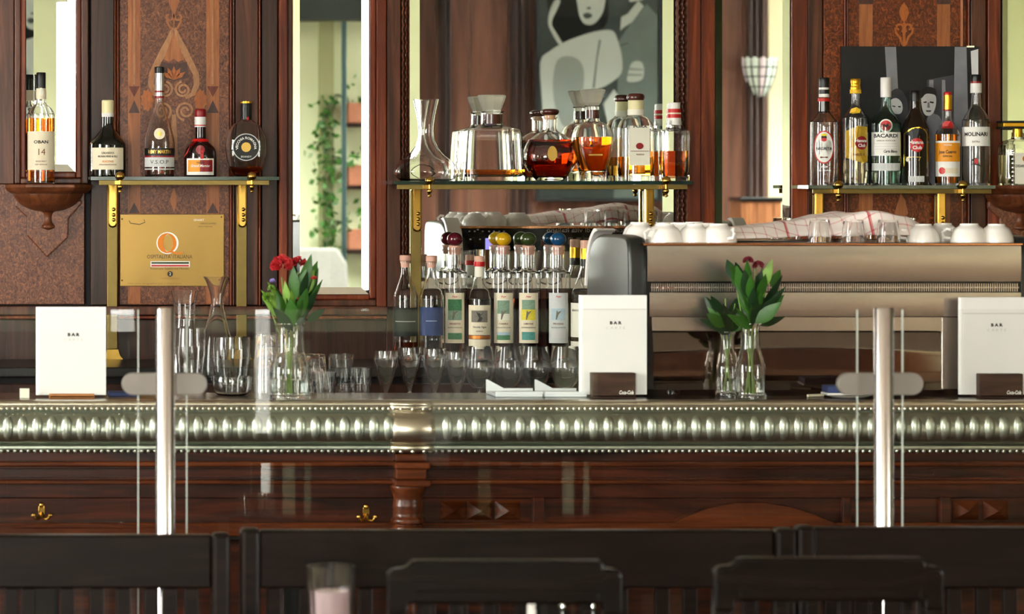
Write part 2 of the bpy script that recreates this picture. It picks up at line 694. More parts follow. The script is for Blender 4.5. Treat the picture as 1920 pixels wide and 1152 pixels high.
mb = MB()
for k in range(7):
    xk = ADDED_SKY[0] + (ADDED_SKY[1] - ADDED_SKY[0] - .05) * k / 6
    mb.box(xk, xk + .05, ADDED_SKY[2], ADDED_SKY[3], ZT + .02, ZT + .08)
fr = struct(mb.build('window_7', 'wall_white'), 'added glazed roof light brightening the street wall')
MB().box(ADDED_SKY[0], ADDED_SKY[1], ADDED_SKY[2], ADDED_SKY[3], ZT + .085, ZT + .09).build('pane', 'screen_glass', fr)
mb = MB()
ADDED_RW = (-1.9, 0.9, .5, 3.1)  # opening for a window added to brighten the poster wall
mb.box(XR, XR + .2, YF, ADDED_RW[0], 0, ZT).box(XR, XR + .2, ADDED_RW[1], YB, 0, ZT).box(XR, XR + .2, ADDED_RW[0], ADDED_RW[1], 0, ADDED_RW[2]).box(XR, XR + .2, ADDED_RW[0], ADDED_RW[1], ADDED_RW[3], ZT)
struct(mb.build('wall_right', 'wall_olive'), 'plain olive side wall far along the bar')  # shade of the gap by the side panel, put in as a black strip
portal((XR + .1, (ADDED_RW[0] + ADDED_RW[1]) / 2, (ADDED_RW[2] + ADDED_RW[3]) / 2), (0, math.pi / 2, 0), ADDED_RW[3] - ADDED_RW[2], ADDED_RW[1] - ADDED_RW[0])
mb = MB()
for y in (ADDED_RW[0], (ADDED_RW[0] + ADDED_RW[1]) / 2 - .025, ADDED_RW[1] - .05): mb.box(XR + .07, XR + .14, y, y + .05, ADDED_RW[2], ADDED_RW[3])
fr = struct(mb.build('window_8', 'wood_dark'), 'added tall window in the olive side wall')
MB().box(XR + .11, XR + .115, ADDED_RW[0] + .05, ADDED_RW[1] - .05, ADDED_RW[2], ADDED_RW[3]).build('pane', 'screen_glass', fr)
struct(MB().box(XR + .25, 40, YF - .2, 30, -0.25, -0.15).build('ground_court', 'asphalt'), 'pale paving outside the added olive wall window')
struct(MB().box(-30, 40, -30, YF - .25, -0.25, -0.15).build('ground_street', 'asphalt'), 'grey street paving outside the windows')
struct(MB().box(-30, XL - .25, -30, 30, -0.25, -0.15).build('ground_yard', 'asphalt'), 'grey paving outside the side windows')


def wall_segments(mb, openings, lo, hi, boxfn):
    cur = lo
    for a0, a1, z0, z1 in sorted(openings):
        if a0 > cur: boxfn(cur, a0, 0, ZT)
        if z0 > 0: boxfn(a0, a1, 0, z0)
        if z1 < ZT: boxfn(a0, a1, z1, ZT)
        cur = a1
    boxfn(cur, hi, 0, ZT)


side_open = [(-1.6, 0.2, .6, 3.1), (2.4, 3.9, .6, 3.1), (6.0, 7.5, .6, 3.1)]
mb = MB()
wall_segments(mb, side_open, YF, YB, lambda a, b, z0, z1: mb.box(XL - .2, XL, a, b, z0, z1))
struct(mb.build('wall_left', 'wall_cream'), 'cream side wall with three tall windows')
front_open = [(-2.9, -0.6, .6, 3.1), (.93, 1.06, .75, 2.88), (1.645, 1.735, 0.0, 2.6)]
mb = MB()
wall_segments(mb, front_open, XL, XR, lambda a, b, z0, z1: mb.box(a, b, YF - .2, YF, z0, z1))
struct(mb.build('wall_front', 'wall_green'), 'cream street wall facing the bar')

wn = 1
for a0, a1, z0, z1 in side_open:
    portal((XL - .1, (a0 + a1) / 2, (z0 + z1) / 2), (0, -math.pi / 2, 0), z1 - z0, a1 - a0)
    mb = MB()
    for y in (a0, (a0 + a1) / 2 - .025, a1 - .05): mb.box(XL - .14, XL - .07, y, y + .05, z0, z1)
    for z in (z0, z1 - .05, z1 - .75): mb.box(XL - .14, XL - .07, a0, a1, z, z + .05)
    fr = struct(mb.build('window_%d' % wn, 'wood_stile'), ['tall side window next to the street wall', 'tall side window in the middle of the cream wall', 'tall side window nearest the bar'][wn - 1])
    MB().box(XL - .115, XL - .11, a0 + .05, a1 - .05, z0 + .05, z1 - .05).build('pane', 'screen_glass', fr)
    wn += 1
for a0, a1, z0, z1 in front_open:
    portal(((a0 + a1) / 2, YF - .1, (z0 + z1) / 2), (math.pi / 2, 0, 0), a1 - a0, z1 - z0)
    w = .05 if a1 - a0 > 1 else .006
    mb = MB()
    for x in (a0, a1 - w): mb.box(x, x + w, YF - .14, YF - .07, z0, z1)
    for z in (z0, z1 - w): mb.box(a0, a1, YF - .14, YF - .07, z, z + w)
    fr = struct(mb.build('window_%d' % wn, 'wood_stile'), ['wide street window in the cream wall', 'narrow bright slit window reflected in the smallest mirror', 'narrow floor-length glass sidelight in the street wall'][wn - 4])
    MB().box(a0 + w, a1 - w, YF - .115, YF - .11, z0 + w, z1 - w).build('pane', 'screen_glass', fr)
    wn += 1

wa = thing('wainscot', 'low dark wainscot added on the street wall to dim screen reflections', 'wainscot', (4, YF, 0))  # unseen boards, added to darken what the glass screen reflects
xk = XL + .02
while xk < XR - .3:
    a_, b_ = xk, xk + .297
    if not (b_ > 1.645 and a_ < 1.735) and not (b_ > 3.3 and a_ < 5.85):
        MB().box(a_, b_, YF, YF + .018, .0, .86).build('board', 'wood_panelling_dark', wa)
    xk += .3
for a_, b_ in ((XL, 1.64), (1.74, 3.3), (5.9, XR)):
    MB().box(a_ + .01, b_ - .01, YF, YF + .035, .86, .9).build('cap_rail', 'wood_panelling_dark', wa)

# ---- things along the street wall (they are seen in the mirrors)
VR = 2 * 9.9 - YF            # length of the folded sight line


def rx(px, Y=YF):
    return (px - CX) / F * (19.8 - Y)


def rz(py, Y=YF):
    return CZ - (py - HY) / F * (19.8 - Y)


pan = thing('wall_panelling', 'tall brown wooden wall panelling behind the framed poster', 'panelling', (rx(770), YF, 0))
edges = [762, 818, 880, 952, 1000, 1246, 1300, 1392, 1438]
for i in range(len(edges) - 1):
    a, b = rx(edges[i]), rx(edges[i + 1])
    MB().box(a + .002, b - .002, YF, YF + .02, 0, 3.3).build('board', 'wood_panelling', pan, bevel=.003)
for px, w in ((822, 14), (838, 5), (955, 12), (972, 8), (985, 5), (1244, 6), (1398, 9), (1412, 6), (1424, 6)):
    MB().box(rx(px), rx(px + w), YF + .02, YF + .05, 0, 3.3).build('moulding', 'wood_panelling_dark', pan, bevel=.006)

# framed poster
po_x0, po_x1, po_z0, po_z1 = rx(1006), rx(1232), rz(372), rz(-70)
pY = YF + .05
po = thing('wall_poster', 'large framed grey poster of a couple, reflected in the big mirror', 'poster', ((po_x0 + po_x1) / 2, pY, po_z0))
mb = MB()
w = .02
mb.box(po_x0 - w, po_x0, pY, pY + .035, po_z0 - w, po_z1 + w).box(po_x1, po_x1 + w, pY, pY + .035, po_z0 - w, po_z1 + w)
mb.box(po_x0, po_x1, pY, pY + .035, po_z0 - w, po_z0).box(po_x0, po_x1, pY, pY + .035, po_z1, po_z1 + w)
mb.build('frame', 'poster_black', po)
MB().box(po_x0, po_x1, pY, pY + .012, po_z0, po_z1).build('sheet', 'poster_dark', po)
pd = [pY + .012]


def pshape(name, m, pts):
    pd[0] += .0008
    poly = [(min(max(rx(x, pY), po_x0), po_x1), min(max(rz(y, pY), po_z0), po_z1)) for x, y in (closed_cr(pts) if name in ('print_hair', 'print_curl', 'print_sweater', 'print_fold', 'print_face', 'print_lips', 'print_hand') else pts)]
    return MB().prism(poly, pY + .005, pd[0]).build(name, m, po)


pshape('print_ground', 'poster_mid', [(1160, 88), (1232, 60), (1232, 372), (1150, 372)])
pshape('print_jacket', 'poster_mid', [(1150, 90), (1185, 40), (1212, 8), (1232, 30), (1232, 88), (1175, 80)])
pshape('print_hair', 'poster_black', [(1030, -60), (1120, -60), (1140, 10), (1132, 52), (1090, 66), (1052, 78), (1030, 40)])
pshape('print_curl', 'poster_light', [(1040, 0), (1050, 2), (1042, 22), (1036, 34), (1034, 48), (1044, 64), (1054, 82), (1046, 82), (1034, 62), (1027, 44), (1030, 20)])
pshape('print_sweater', 'poster_light', [(1012, 118), (1030, 96), (1060, 78), (1092, 66), (1122, 58), (1148, 58), (1158, 78), (1165, 108), (1164, 138), (1140, 158), (1118, 168), (1104, 172), (1098, 220), (1060, 330), (1020, 330), (1016, 200)])
pshape('print_fold', 'poster_soft', [(1045, 112), (1070, 106), (1090, 120), (1094, 150), (1086, 200), (1060, 240), (1040, 200), (1036, 150)])
pshape('print_sleeve_line', 'poster_mid', [(1122, 74), (1117, 108), (1110, 165), (1114, 165), (1120, 108), (1126, 76)])
pshape('print_face', 'poster_light', [(1080, -40), (1134, -40), (1133, 8), (1126, 30), (1112, 45), (1098, 46), (1088, 36), (1082, 10)])
pshape('print_nose', 'poster_dark', [(1099, 14), (1106, 13), (1107, 17), (1100, 18)])
pshape('print_lips', 'poster_dark', [(1092, 27), (1100, 24), (1104, 25), (1110, 29), (1103, 35), (1095, 34)])
pshape('print_collar', 'poster_light', [(1162, 58), (1164, 32), (1176, 26), (1196, 2), (1206, 12), (1184, 42), (1168, 52)])
pshape('print_chin', 'poster_light', [(1172, -30), (1212, -30), (1204, 0), (1180, 4)])
pshape('print_hand', 'poster_light', [(1184, 118), (1200, 116), (1206, 130), (1202, 150), (1178, 154), (1176, 142)])
pshape('print_finger_gap', 'poster_mid', [(1178, 128), (1204, 130), (1204, 132), (1178, 131)])
pshape('print_finger_gap', 'poster_mid', [(1176, 139), (1203, 140), (1203, 142), (1176, 142)])
pshape('print_cuff', 'poster_light', [(1130, 195), (1150, 168), (1166, 190), (1174, 230), (1140, 240)])
MB().box(po_x0, po_x1, pY + .03, pY + .033, po_z0, po_z1).build('glazing', 'screen_glass', po)

# wall sconce with leaded glass petals
sx, sz0, sz1 = rx(1431, YF + .12), rz(182, YF + .1), rz(106, YF + .1)
scn = thing('wall_sconce', 'fan-shaped wall sconce of leaded pale glass petals', 'lamp', (sx, YF, sz0))
sr = rx(1464, YF) - rx(1431, YF)
npet = 7
for k in range(npet):
    a0 = math.pi + math.pi * k / npet
    a1 = math.pi + math.pi * (k + 1) / npet

    def fn(u, v, a0=a0, a1=a1):
        a = a0 + (a1 - a0) * u
        r = sr * (0.28 + 0.72 * math.sin(v * math.pi / 2) ** 0.8) * (1 + .05 * math.sin(u * math.pi))
        return (sx + r * math.cos(a), YF + .02 - r * .8 * math.sin(a), sz0 + (sz1 - sz0) * (v * .92 + .08 * v * math.sin(u * math.pi)))
    MB().grid(fn, 5, 8).build('glass_petal', 'lamp_glass' if k % 3 else 'lamp_glass_pink', scn, smooth=True)
    pts = [fn(0, v / 8) for v in range(9)]
    MB().tube(pts, .0055, 6).build('lead_line', 'lead', scn)
for v in (.28, .55, .8):
    pts = []
    for k in range(29):
        a = math.pi + math.pi * k / 28
        r = sr * (0.28 + 0.72 * math.sin(v * math.pi / 2) ** 0.8) * 1.02
        pts.append((sx + r * math.cos(a), YF + .02 - r * .8 * math.sin(a), sz0 + (sz1 - sz0) * v * .93))
    MB().tube(pts, .005, 6).build('lead_line', 'lead', scn)
MB().box(sx - .04, sx + .04, YF, YF + .02, sz0, sz1 - .05).build('back_plate', 'lead', scn)

# pilaster with its shading painted olive, beam, pole and planters (mirror beside the shelf)
pl = MB().box(rx(597), rx(624), YF, YF + .06, 0, 3.3).build('trim_1', 'wall_olive')
struct(pl, 'pilaster on the street wall with its shading painted olive green')
bm_ = MB().box(rx(540), rx(758), YF, YF + .25, rz(38, YF + .2), 3.32).build('trim_2', 'beam')
struct(bm_, 'dark ceiling beam over the ivy planters')
tp = thing('metal_pole', 'slim dark teal metal pole in front of the ivy planters', 'pole', (rx(645, -2.05), -2.05, 0))
MB().lathe(rx(645, -2.05), -2.05, [(0, .02), (.018, .02), (.018, 2.72), (0, 2.72)], 14).build('tube', 'teal_metal', tp, smooth=True)
MB().lathe(rx(645, -2.05), -2.05, [(0, 0), (.07, 0), (.07, .01), (.03, .02), (0, .02)], 18).build('base_plate', 'teal_metal', tp, smooth=True)


def leaf_mesh(name, fold=.12, curl=.15, wide=.5):
    vs, fs = [], []
    n = 6
    for i in range(n + 1):
        t = i / n
        w = wide * math.sin(math.pi * min(1, t ** .8)) * .5 * (1 if t < 1 else 0)
        zc = t
        yb = curl * t * t
        vs += [(-w, yb + fold * w, zc), (0, yb, zc), (w, yb + fold * w, zc)]
    for i in range(n):
        for k in (0, 1):
            a = i * 3 + k
            fs.append((a, a + 1, a + 4, a + 3))
    me = bpy.data.meshes.new(name)
    me.from_pydata(vs, [], fs)
    me.shade_smooth()
    return me


for k, (pyy, nm) in enumerate(((215, 'upper terracotta box planter of ivy behind the teal pole'), (332, 'middle terracotta box planter of ivy behind the teal pole'), (452, 'lower terracotta box planter of ivy behind the teal pole'))):
    zc = rz(pyy, YF + .1)
    x0, x1 = rx(652, YF + .1), rx(735, YF + .1)
    t = thing('ivy_planter', nm, 'planter', ((x0 + x1) / 2, YF, zc - .06), 'ivy planters on the street wall')
    b = MB().box(x0, x1, YF, YF + .16, zc - .06, zc + .08).build('box', 'terracotta', t, bevel=.006)
    MB().box(x0 - .02, x1 + .02, YF, YF + .18, zc - .085, zc - .06).build('bracket_board', 'wood_panelling_dark', t)
    mb = MB()
    for i in range(150):
        trailing = random.random() < .7
        if trailing:
            cxp = rx(random.gauss(612, 13), YF + .1)
            czp = zc + .12 - random.random() * .46
        else:
            cxp = random.uniform(x0 - .05, x1)
            czp = zc + .06 + abs(random.gauss(0, .09))
        cy = YF + .08 + random.uniform(-.05, .11)
        s_ = random.uniform(.018, .036)
        d = Vector((random.uniform(-1, 1), random.uniform(-.2, 1), random.uniform(-1, .8))).normalized()
        e = d.cross(Vector((random.uniform(-1, 1), random.uniform(-1, 1), random.uniform(-1, 1)))).normalized()
        c = Vector((cxp, cy, czp))
        mb.add([c - d * s_, c + e * s_ * .6, c + d * s_, c - e * s_ * .6], [(0, 1, 2, 3)])
    mb.build('ivy', 'leaf', t, kind='stuff')
    mb = MB()
    for q in range(4):
        xq = rx(606 + q * 5, YF + .1)
        mb.tube([(x0 + .02, YF + .08, zc + .08), ((x0 + xq) / 2, YF + .1, zc + .14), (xq, YF + .1, zc), (xq + .01, YF + .09, zc - .33)], .004, 5)
    mb.build('vine', 'leaf_dark', t)

# grey covered chair under the planters
gx, gy = rx(592, -1.7), -1.7
gc = thing('armchair', 'grey fabric covered chair reflected low in the tall mirror', 'chair', (gx, gy, 0))
MB().prism([(gx - .26, .42), (gx + .26, .42), (gx + .2, 1.1), (gx + .14, 1.2), (gx - .2, 1.2), (gx - .26, 1.1)], gy - .06, gy + .06).build('backrest', 'grey_fabric', gc, bevel=.02)
MB().box(gx - .28, gx + .28, gy + .06, gy + .55, .34, .46).build('seat', 'grey_fabric', gc, bevel=.02)
for a in (-.24, .2):
    for b in (-.04, .48):
        MB().box(gx + a, gx + a + .04, gy + b, gy + b + .04, 0, .36).build('leg', 'wood_bench', gc)

# wooden stand under the sconce
qx0, qx1, qY = rx(1390, -1.9), rx(1466, -1.9), -1.9
qz = rz(370, -1.9)
st = thing('plant_stand', 'tall reddish wooden pedestal stand with a dark rim', 'stand', ((qx0 + qx1) / 2, qY, 0))
for i in range(5):
    a = qx0 + (qx1 - qx0) * i / 5
    MB().box(a, a + (qx1 - qx0) / 5 - .003, qY - .02, qY, 0, qz - .03).build('stave', 'wood_planter', st)
MB().box(qx0, qx1, qY - .3, qY - .02, 0, qz - .03).build('body', 'wood_planter', st)
MB().box(qx0 - .012, qx1 + .012, qY - .31, qY + .012, qz - .03, qz).build('rim', 'black_plastic', st, bevel=.006)

struct(MB().box(rx(1440), rx(1883), YF, YF + .015, 0, 3.3).build('trim_3', 'wall_cream'), 'cream painted wall field beside the sconce')
struct(MB().box(rx(1886), 8.98, YF, YF + .03, 0, 3.3).build('trim_4', 'wall_olive'), 'olive painted wall field past the sconce')
struct(MB().box(rx(30), rx(146), YF, YF + .012, 2.9, 3.3).build('trim_5', 'beam'), 'grey lintel over the slit window')

# ================================================================== BACK BAR WALL
YW = 9.90
wall = MB().box(XL, XR, YB, YB + .2, 0, ZT).build('wall_back', 'groove')
struct(wall, 'carved dark wooden back bar wall behind the bottles')


def board(name, px0, px1, py0, py1, proud, m, bevel=.002, parent=wall):
    return MB().box(wx(px0, YW), wx(px1, YW), YW - proud, YB, wz(py1, YW), min(3.36, wz(py0, YW))).build(name, m, parent, bevel=bevel)


def halfround(name, px0, px1, py0, py1, proud, m, parent=wall):
    x0, x1 = wx(px0, YW), wx(px1, YW)
    z0, z1 = wz(py1, YW), min(3.36, wz(py0, YW))
    c, r = (x0 + x1) / 2, (x1 - x0) / 2
    n = 8
    vs, fs = [], []
    for k in range(n + 1):
        a = math.pi * k / n
        for z in (z0, z1):
            vs.append((c - r * math.cos(a), YW - proud * math.sin(a) - .001, z))
    for k in range(n):
        fs.append((2 * k, 2 * k + 2, 2 * k + 3, 2 * k + 1))
    fs.append(tuple(range(0, 2 * n + 2, 2))[::-1])
    fs.append(tuple(range(1, 2 * n + 2, 2)))
    return MB().add(vs, fs).build(name, m, parent, smooth=True, angle=50)


T = -720
board('stile', -420, 26, T, 345, .012, 'wood_stile')
board('panel', -420, 158, 345, 571, .006, 'wood_burl')
board('stile', 170, 213, T, 572, .010, 'wood_dark')
halfround('moulding', 213, 218, T, 572, .014, 'wood_moulding')
halfround('moulding', 218, 223, T, 572, .008, 'wood_red')
panel_a = board('panel', 224, 430, T, 572, .0, 'wood_burl')
halfround('moulding', 430, 435, T, 572, .01, 'wood_red')
halfround('moulding', 435, 440, T, 572, .012, 'wood_stile')
board('stile', 441, 483, T, 572, .010, 'wood_stile')
halfround('moulding', 484, 489, T, 572, .008, 'wood_red')
board('stile', 491, 520, T, 572, .004, 'wood_dark')
board('stile', 724, 749, T, 575, .025, 'wood_stile')
board('stile', 1286, 1311, T, 541, .02, 'wood_red')
board('stile', 1313, 1339, T, 541, .012, 'wood_red')
board('stile', 1482, 1512, T, 541, .016, 'wood_red')
board('stile', 1514, 1541, T, 541, .006, 'wood_stile')
board('stile', 1543, 1580, T, 541, .01, 'wood_burl_red')
halfround('moulding', 1580, 1585, T, 541, .012, 'wood_red')
halfround('moulding', 1585, 1590, T, 541, .008, 'wood_red')
panel_b = board('panel', 1590, 1812, T, 541, 0, 'wood_burl_red')
halfround('moulding', 1800, 1806, T, 541, .01, 'wood_inlay')
halfround('moulding', 1812, 1817, T, 541, .012, 'wood_red')
board('stile', 1819, 1847, T, 541, .008, 'wood_stile')
board('stile', 1850, 1874, T, 541, .014, 'wood_red')
board('panel', 1878, 2500, 345, 541, .004, 'wood_burl_red')
board('stile', 2020, 2500, T, 345, .01, 'wood_red')
# lower rails
board('rail', -420, 724, 574, 590, .03, 'wood_stile')
halfround_rows = [(-420, 724, 590, 596)]
board('moulding', -420, 724, 592, 598, .02, 'wood_red', bevel=.003)
board('panel', -420, 724, 600, 676, .0, 'wood_dark')
board('rail', 724, 1290, 543, 560, .02, 'wood_stile')
board('panel', 724, 1290, 562, 676, .006, 'wood_dark')
board('rail', 1290, 2500, 543, 676, .01, 'wood_dark')


def carved(px0, px1, py0, py1, amp_px, period_px, proud, m):
    x0, x1 = wx(px0, YW), wx(px1, YW)
    z0, z1 = wz(py1, YW), min(3.36, wz(py0, YW))
    per, amp = period_px / S(YW), amp_px / S(YW)
    nz = int((z1 - z0) / per * 8)

    def fn(u, v):
        z = z0 + (z1 - z0) * v
        ph = math.sin(2 * math.pi * z / per)
        return (x0 + (x1 - x0) * u + amp * ph * (1 if .05 < u < .95 else .3), YW - proud * (.55 + .45 * abs(math.sin(u * math.pi * 2.5 + .3 * ph))), z)
    return MB().grid(fn, 12, nz).build('carved_strip', m, wall, smooth=True, angle=60)


carved(751, 765, T, 541, 1.6, 16, .03, 'wood_stile')
carved(1264, 1285, T, 541, 2.0, 16, .03, 'wood_stile')


# ---- marquetry
def inlay(name, pts, m, parent, th=.0012):
    return MB().prism([(wx(x, YW), wz(y, YW)) for x, y in pts], YW - th, YW + .001).build(name, m, parent)


def arcpts(cx, cy, r0, r1, a0, a1, n=20):
    return [(cx + (r0 + (r1 - r0) * k / n) * math.cos(math.radians(a0 + (a1 - a0) * k / n)), cy - (r0 + (r1 - r0) * k / n) * math.sin(math.radians(a0 + (a1 - a0) * k / n))) for k in range(n + 1)]


def motif_left(P, c):
    m1, m2, m3, m4 = 'wood_inlay', 'wood_inlay_pale', 'wood_inlay_dark', 'wood_inlay_orange'
    for x0, x1 in ((240, 263), (387, 411)):
        inlay('inlay_band', [(x0, T + 40), (x1, T + 40), (x1, 570), (x0, 570)], m1, P)
        inlay('inlay_line', [(x0 + 10, T + 40), (x0 + 13, T + 40), (x0 + 13, 158), (x0 + 10, 158)], m2, P, .0018)
        m = (x0 + x1) / 2
        inlay('inlay_triangle', [(x0 + 1, 162), (x1 - 1, 162), (m, 182)], 'wood_red', P, .002)
        inlay('inlay_triangle', [(m, 188), (x1 - 1, 212), (x0 + 1, 212)], m3, P, .002)
        inlay('inlay_triangle', [(m, 380), (x1 - 1, 400), (x0 + 1, 400)], m3, P, .002)
    # onion shaped band
    for s in (-1, 1):
        pts = [(c + s * 2, 52), (c + s * 8, 72), (c + s * 17, 92), (c + s * 30, 116), (c + s * 41, 138), (c + s * 43, 158), (c + s * 36, 176), (c + s * 22, 184)]
        inlay('inlay_scroll', stroke(pts, [4, 10, 14, 12, 11, 11, 9, 5]), m2, P, .0014)
        inlay('inlay_scroll', stroke(arcpts(c + s * 17, 168, 4, 15, 0 if s > 0 else 180, (0 if s > 0 else 180) - s * 620, 30), 4), m2, P, .002)
        inlay('inlay_scroll', stroke(arcpts(c + s * 22, 208, 4, 18, 0 if s > 0 else 180, (0 if s > 0 else 180) + s * 620, 30), 4), m2, P, .002)
        inlay('inlay_flower', [(c + s * (50 + 13 * math.cos(a * math.pi / 9) * (1 if a % 2 else .75)), 188 + 22 * math.sin(a * math.pi / 9) * (1 if a % 2 else .8)) for a in range(18)], m4, P, .0016)
        inlay('inlay_scroll', stroke(arcpts(c + s * 9, 31, 3, 9, 90, 90 - s * 300, 18), 3.5), m1, P, .0016)
        inlay('inlay_scroll', stroke([(c + s * 14, 38), (c + s * 9, 48), (c + s * 4, 56)], [4, 3.5, 3]), m1, P, .0016)
    inlay('inlay_heart', [(c, 60), (c + 9, 84), (c + 19, 112), (c + 8, 116), (c, 110), (c - 8, 116), (c - 19, 112), (c - 9, 84)], m1, P, .0018)
    inlay('inlay_shade', [(c - 24, 116), (c, 120), (c + 24, 116), (c + 28, 146), (c, 152), (c - 28, 146)], m3, P, .0017)
    for k, a in enumerate((-55, -28, 0, 28, 55)):
        r = math.radians(a)
        t = (c + 26 * math.sin(r), 150 - 26 * math.cos(r))
        n_ = (math.cos(r) * 4.5, math.sin(r) * 4.5)
        mid = (c + 15 * math.sin(r), 150 - 15 * math.cos(r))
        inlay('inlay_leaf', [(c, 150), (mid[0] - n_[0], mid[1] - n_[1]), t, (mid[0] + n_[0], mid[1] + n_[1])], 'wood_inlay_orange', P, .0022)
    inlay('inlay_finial', [(c - 8, T + 40), (c + 8, T + 40), (c + 10, 4), (c + 3, 22), (c, 60), (c - 3, 22), (c - 10, 4)], m1, P, .0015)
    inlay('inlay_diamond', [(c, 352), (c + 8, 376), (c, 398), (c - 8, 376)], m1, P, .0015)
    inlay('inlay_stem', [(c - 4, 215), (c + 4, 215), (c + 8, 300), (c - 8, 300)], m2, P, .0015)


def motif_right(P, c):
    m1 = 'wood_inlay_orange'
    for x0, x1 in ((1611, 1636), (1757, 1781)):
        inlay('inlay_band', [(x0, 8), (x1, 8), (x1, 540), (x0, 540)], 'wood_inlay', P)
        inlay('inlay_band', [(x0, T + 40), (x1, T + 40), (x1, -6), (x0, -6)], 'wood_inlay', P)
        inlay('inlay_capital', [(x0 - 2, 0), (x1 + 2, 0), (x1, 8), (x0, 8)], 'wood_inlay_dark', P, .002)
    inlay('inlay_leaf', [(c, 5), (c + 7, 14), (c + 9, 24), (c + 5, 36), (c, 42), (c - 5, 36), (c - 9, 24), (c - 7, 14)], m1, P, .0018)
    for s in (-1, 1):
        inlay('inlay_scroll', stroke(arcpts(c + s * 9, 52, 3, 9, -90, -90 + s * 330, 20), 3.5), m1, P, .0018)
        inlay('inlay_scroll', stroke([(c + s * 17, 52), (c + s * 15, 62), (c + s * 8, 70), (c + s * 3, 84)], [3, 4, 4, 3]), m1, P, .0018)
    inlay('inlay_stem', [(c - 2, 42), (c + 2, 42), (c + 3, 100), (c - 3, 100)], m1, P, .0016)
    inlay('inlay_scroll', stroke([(c - 16, 48), (c, 45), (c + 16, 48)], 3), m1, P, .002)
    inlay('inlay_diamond', [(c - 6, 362), (c + 2, 376), (c + 8, 400), (c - 6, 412), (c - 18, 400)], 'wood_inlay', P, .0016)


motif_left(panel_a, 326)
motif_right(panel_b, 1695)


# ---- mirrors
def mirror(name, label, g, frame, bevel_px, sides='LRB', tilt=8.5, left=1):
    """g = glass rectangle in px (x0,x1,y1 bottom); frame boards [(px0,px1,py0,py1,proud,mat)]"""
    x0, x1, zb, zt = wx(g[0], YW), wx(g[1], YW), wz(g[2], YW), 3.34
    t = thing(name, label, 'mirror', ((x0 + x1) / 2, YW, zb), 'mirrors of the back bar')
    b = bevel_px / S(YW)
    h = -b * math.tan(math.radians(tilt)) / 2
    i0 = x0 + (b if 'L' in sides else 0)
    i1 = x1 - (b if 'R' in sides else 0)
    iz = zb + (b if 'B' in sides else 0)
    MB().box(i0, i1, YW, YW + .004, iz, zt).build('mirror_glass', 'mirror', t)
    if 'L' in sides:
        MB().add([(x0, YW + h * 2 * left, zb), (i0, YW, iz), (i0, YW, zt), (x0, YW + h * 2 * left, zt)], [(0, 1, 2, 3)]).build('bevel_edge', 'mirror', t)
    if 'R' in sides:
        MB().add([(i1, YW, iz), (x1, YW + h * 2, zb), (x1, YW + h * 2, zt), (i1, YW, zt)], [(0, 1, 2, 3)]).build('bevel_edge', 'mirror', t)
    if 'B' in sides:
        MB().add([(x0, YW + h * 2, zb), (x1, YW + h * 2, zb), (i1, YW, iz), (i0, YW, iz)], [(0, 1, 2, 3)]).build('bevel_edge', 'mirror', t)
    MB().box(x0, x1, YW + .0045, YB - .002, zb, zt).build('backing', 'groove', t)
    for f in frame:
        board('frame_piece', *f[:4], f[4], f[5], parent=t, bevel=.004)
    return t


mirror('wall_mirror', 'narrow mirror above the wooden corbel with the cream-label whisky', (49, 141, 322), [(27, 38, T, 345, .02, 'wood_stile'), (38, 48, T, 334, .012, 'wood_red'), (142, 152, T, 334, .012, 'wood_red'), (152, 165, T, 345, .02, 'wood_stile'), (48, 142, 323, 334, .012, 'wood_red'), (38, 152, 334, 345, .018, 'wood_stile')], 14)
mirror('wall_mirror', 'tall mirror reflecting ivy planters, beside the brass plaque panel', (549, 691, 552), [(522, 538, T, 578, .022, 'wood_red'), (538, 548, T, 560, .014, 'wood_stile'), (692, 704, T, 560, .014, 'wood_red'), (704, 723, T, 578, .024, 'wood_red'), (548, 692, 553, 562, .014, 'wood_red'), (538, 704, 562, 574, .022, 'wood_stile')], 13)
mirror('wall_mirror', 'widest mirror, behind the decanter shelf, reflecting a poster and the coffee machine', (767, 1262, 541), [], 20, tilt=12, left=-.7)
mirror('wall_mirror', 'mirror reflecting the leaded glass wall sconce, above the coffee machine', (1341, 1480, 541), [], 13, tilt=10)
mirror('wall_mirror', 'mirror behind the clear square bottle at the end of the wall', (1879, 2015, 345), [], 10)


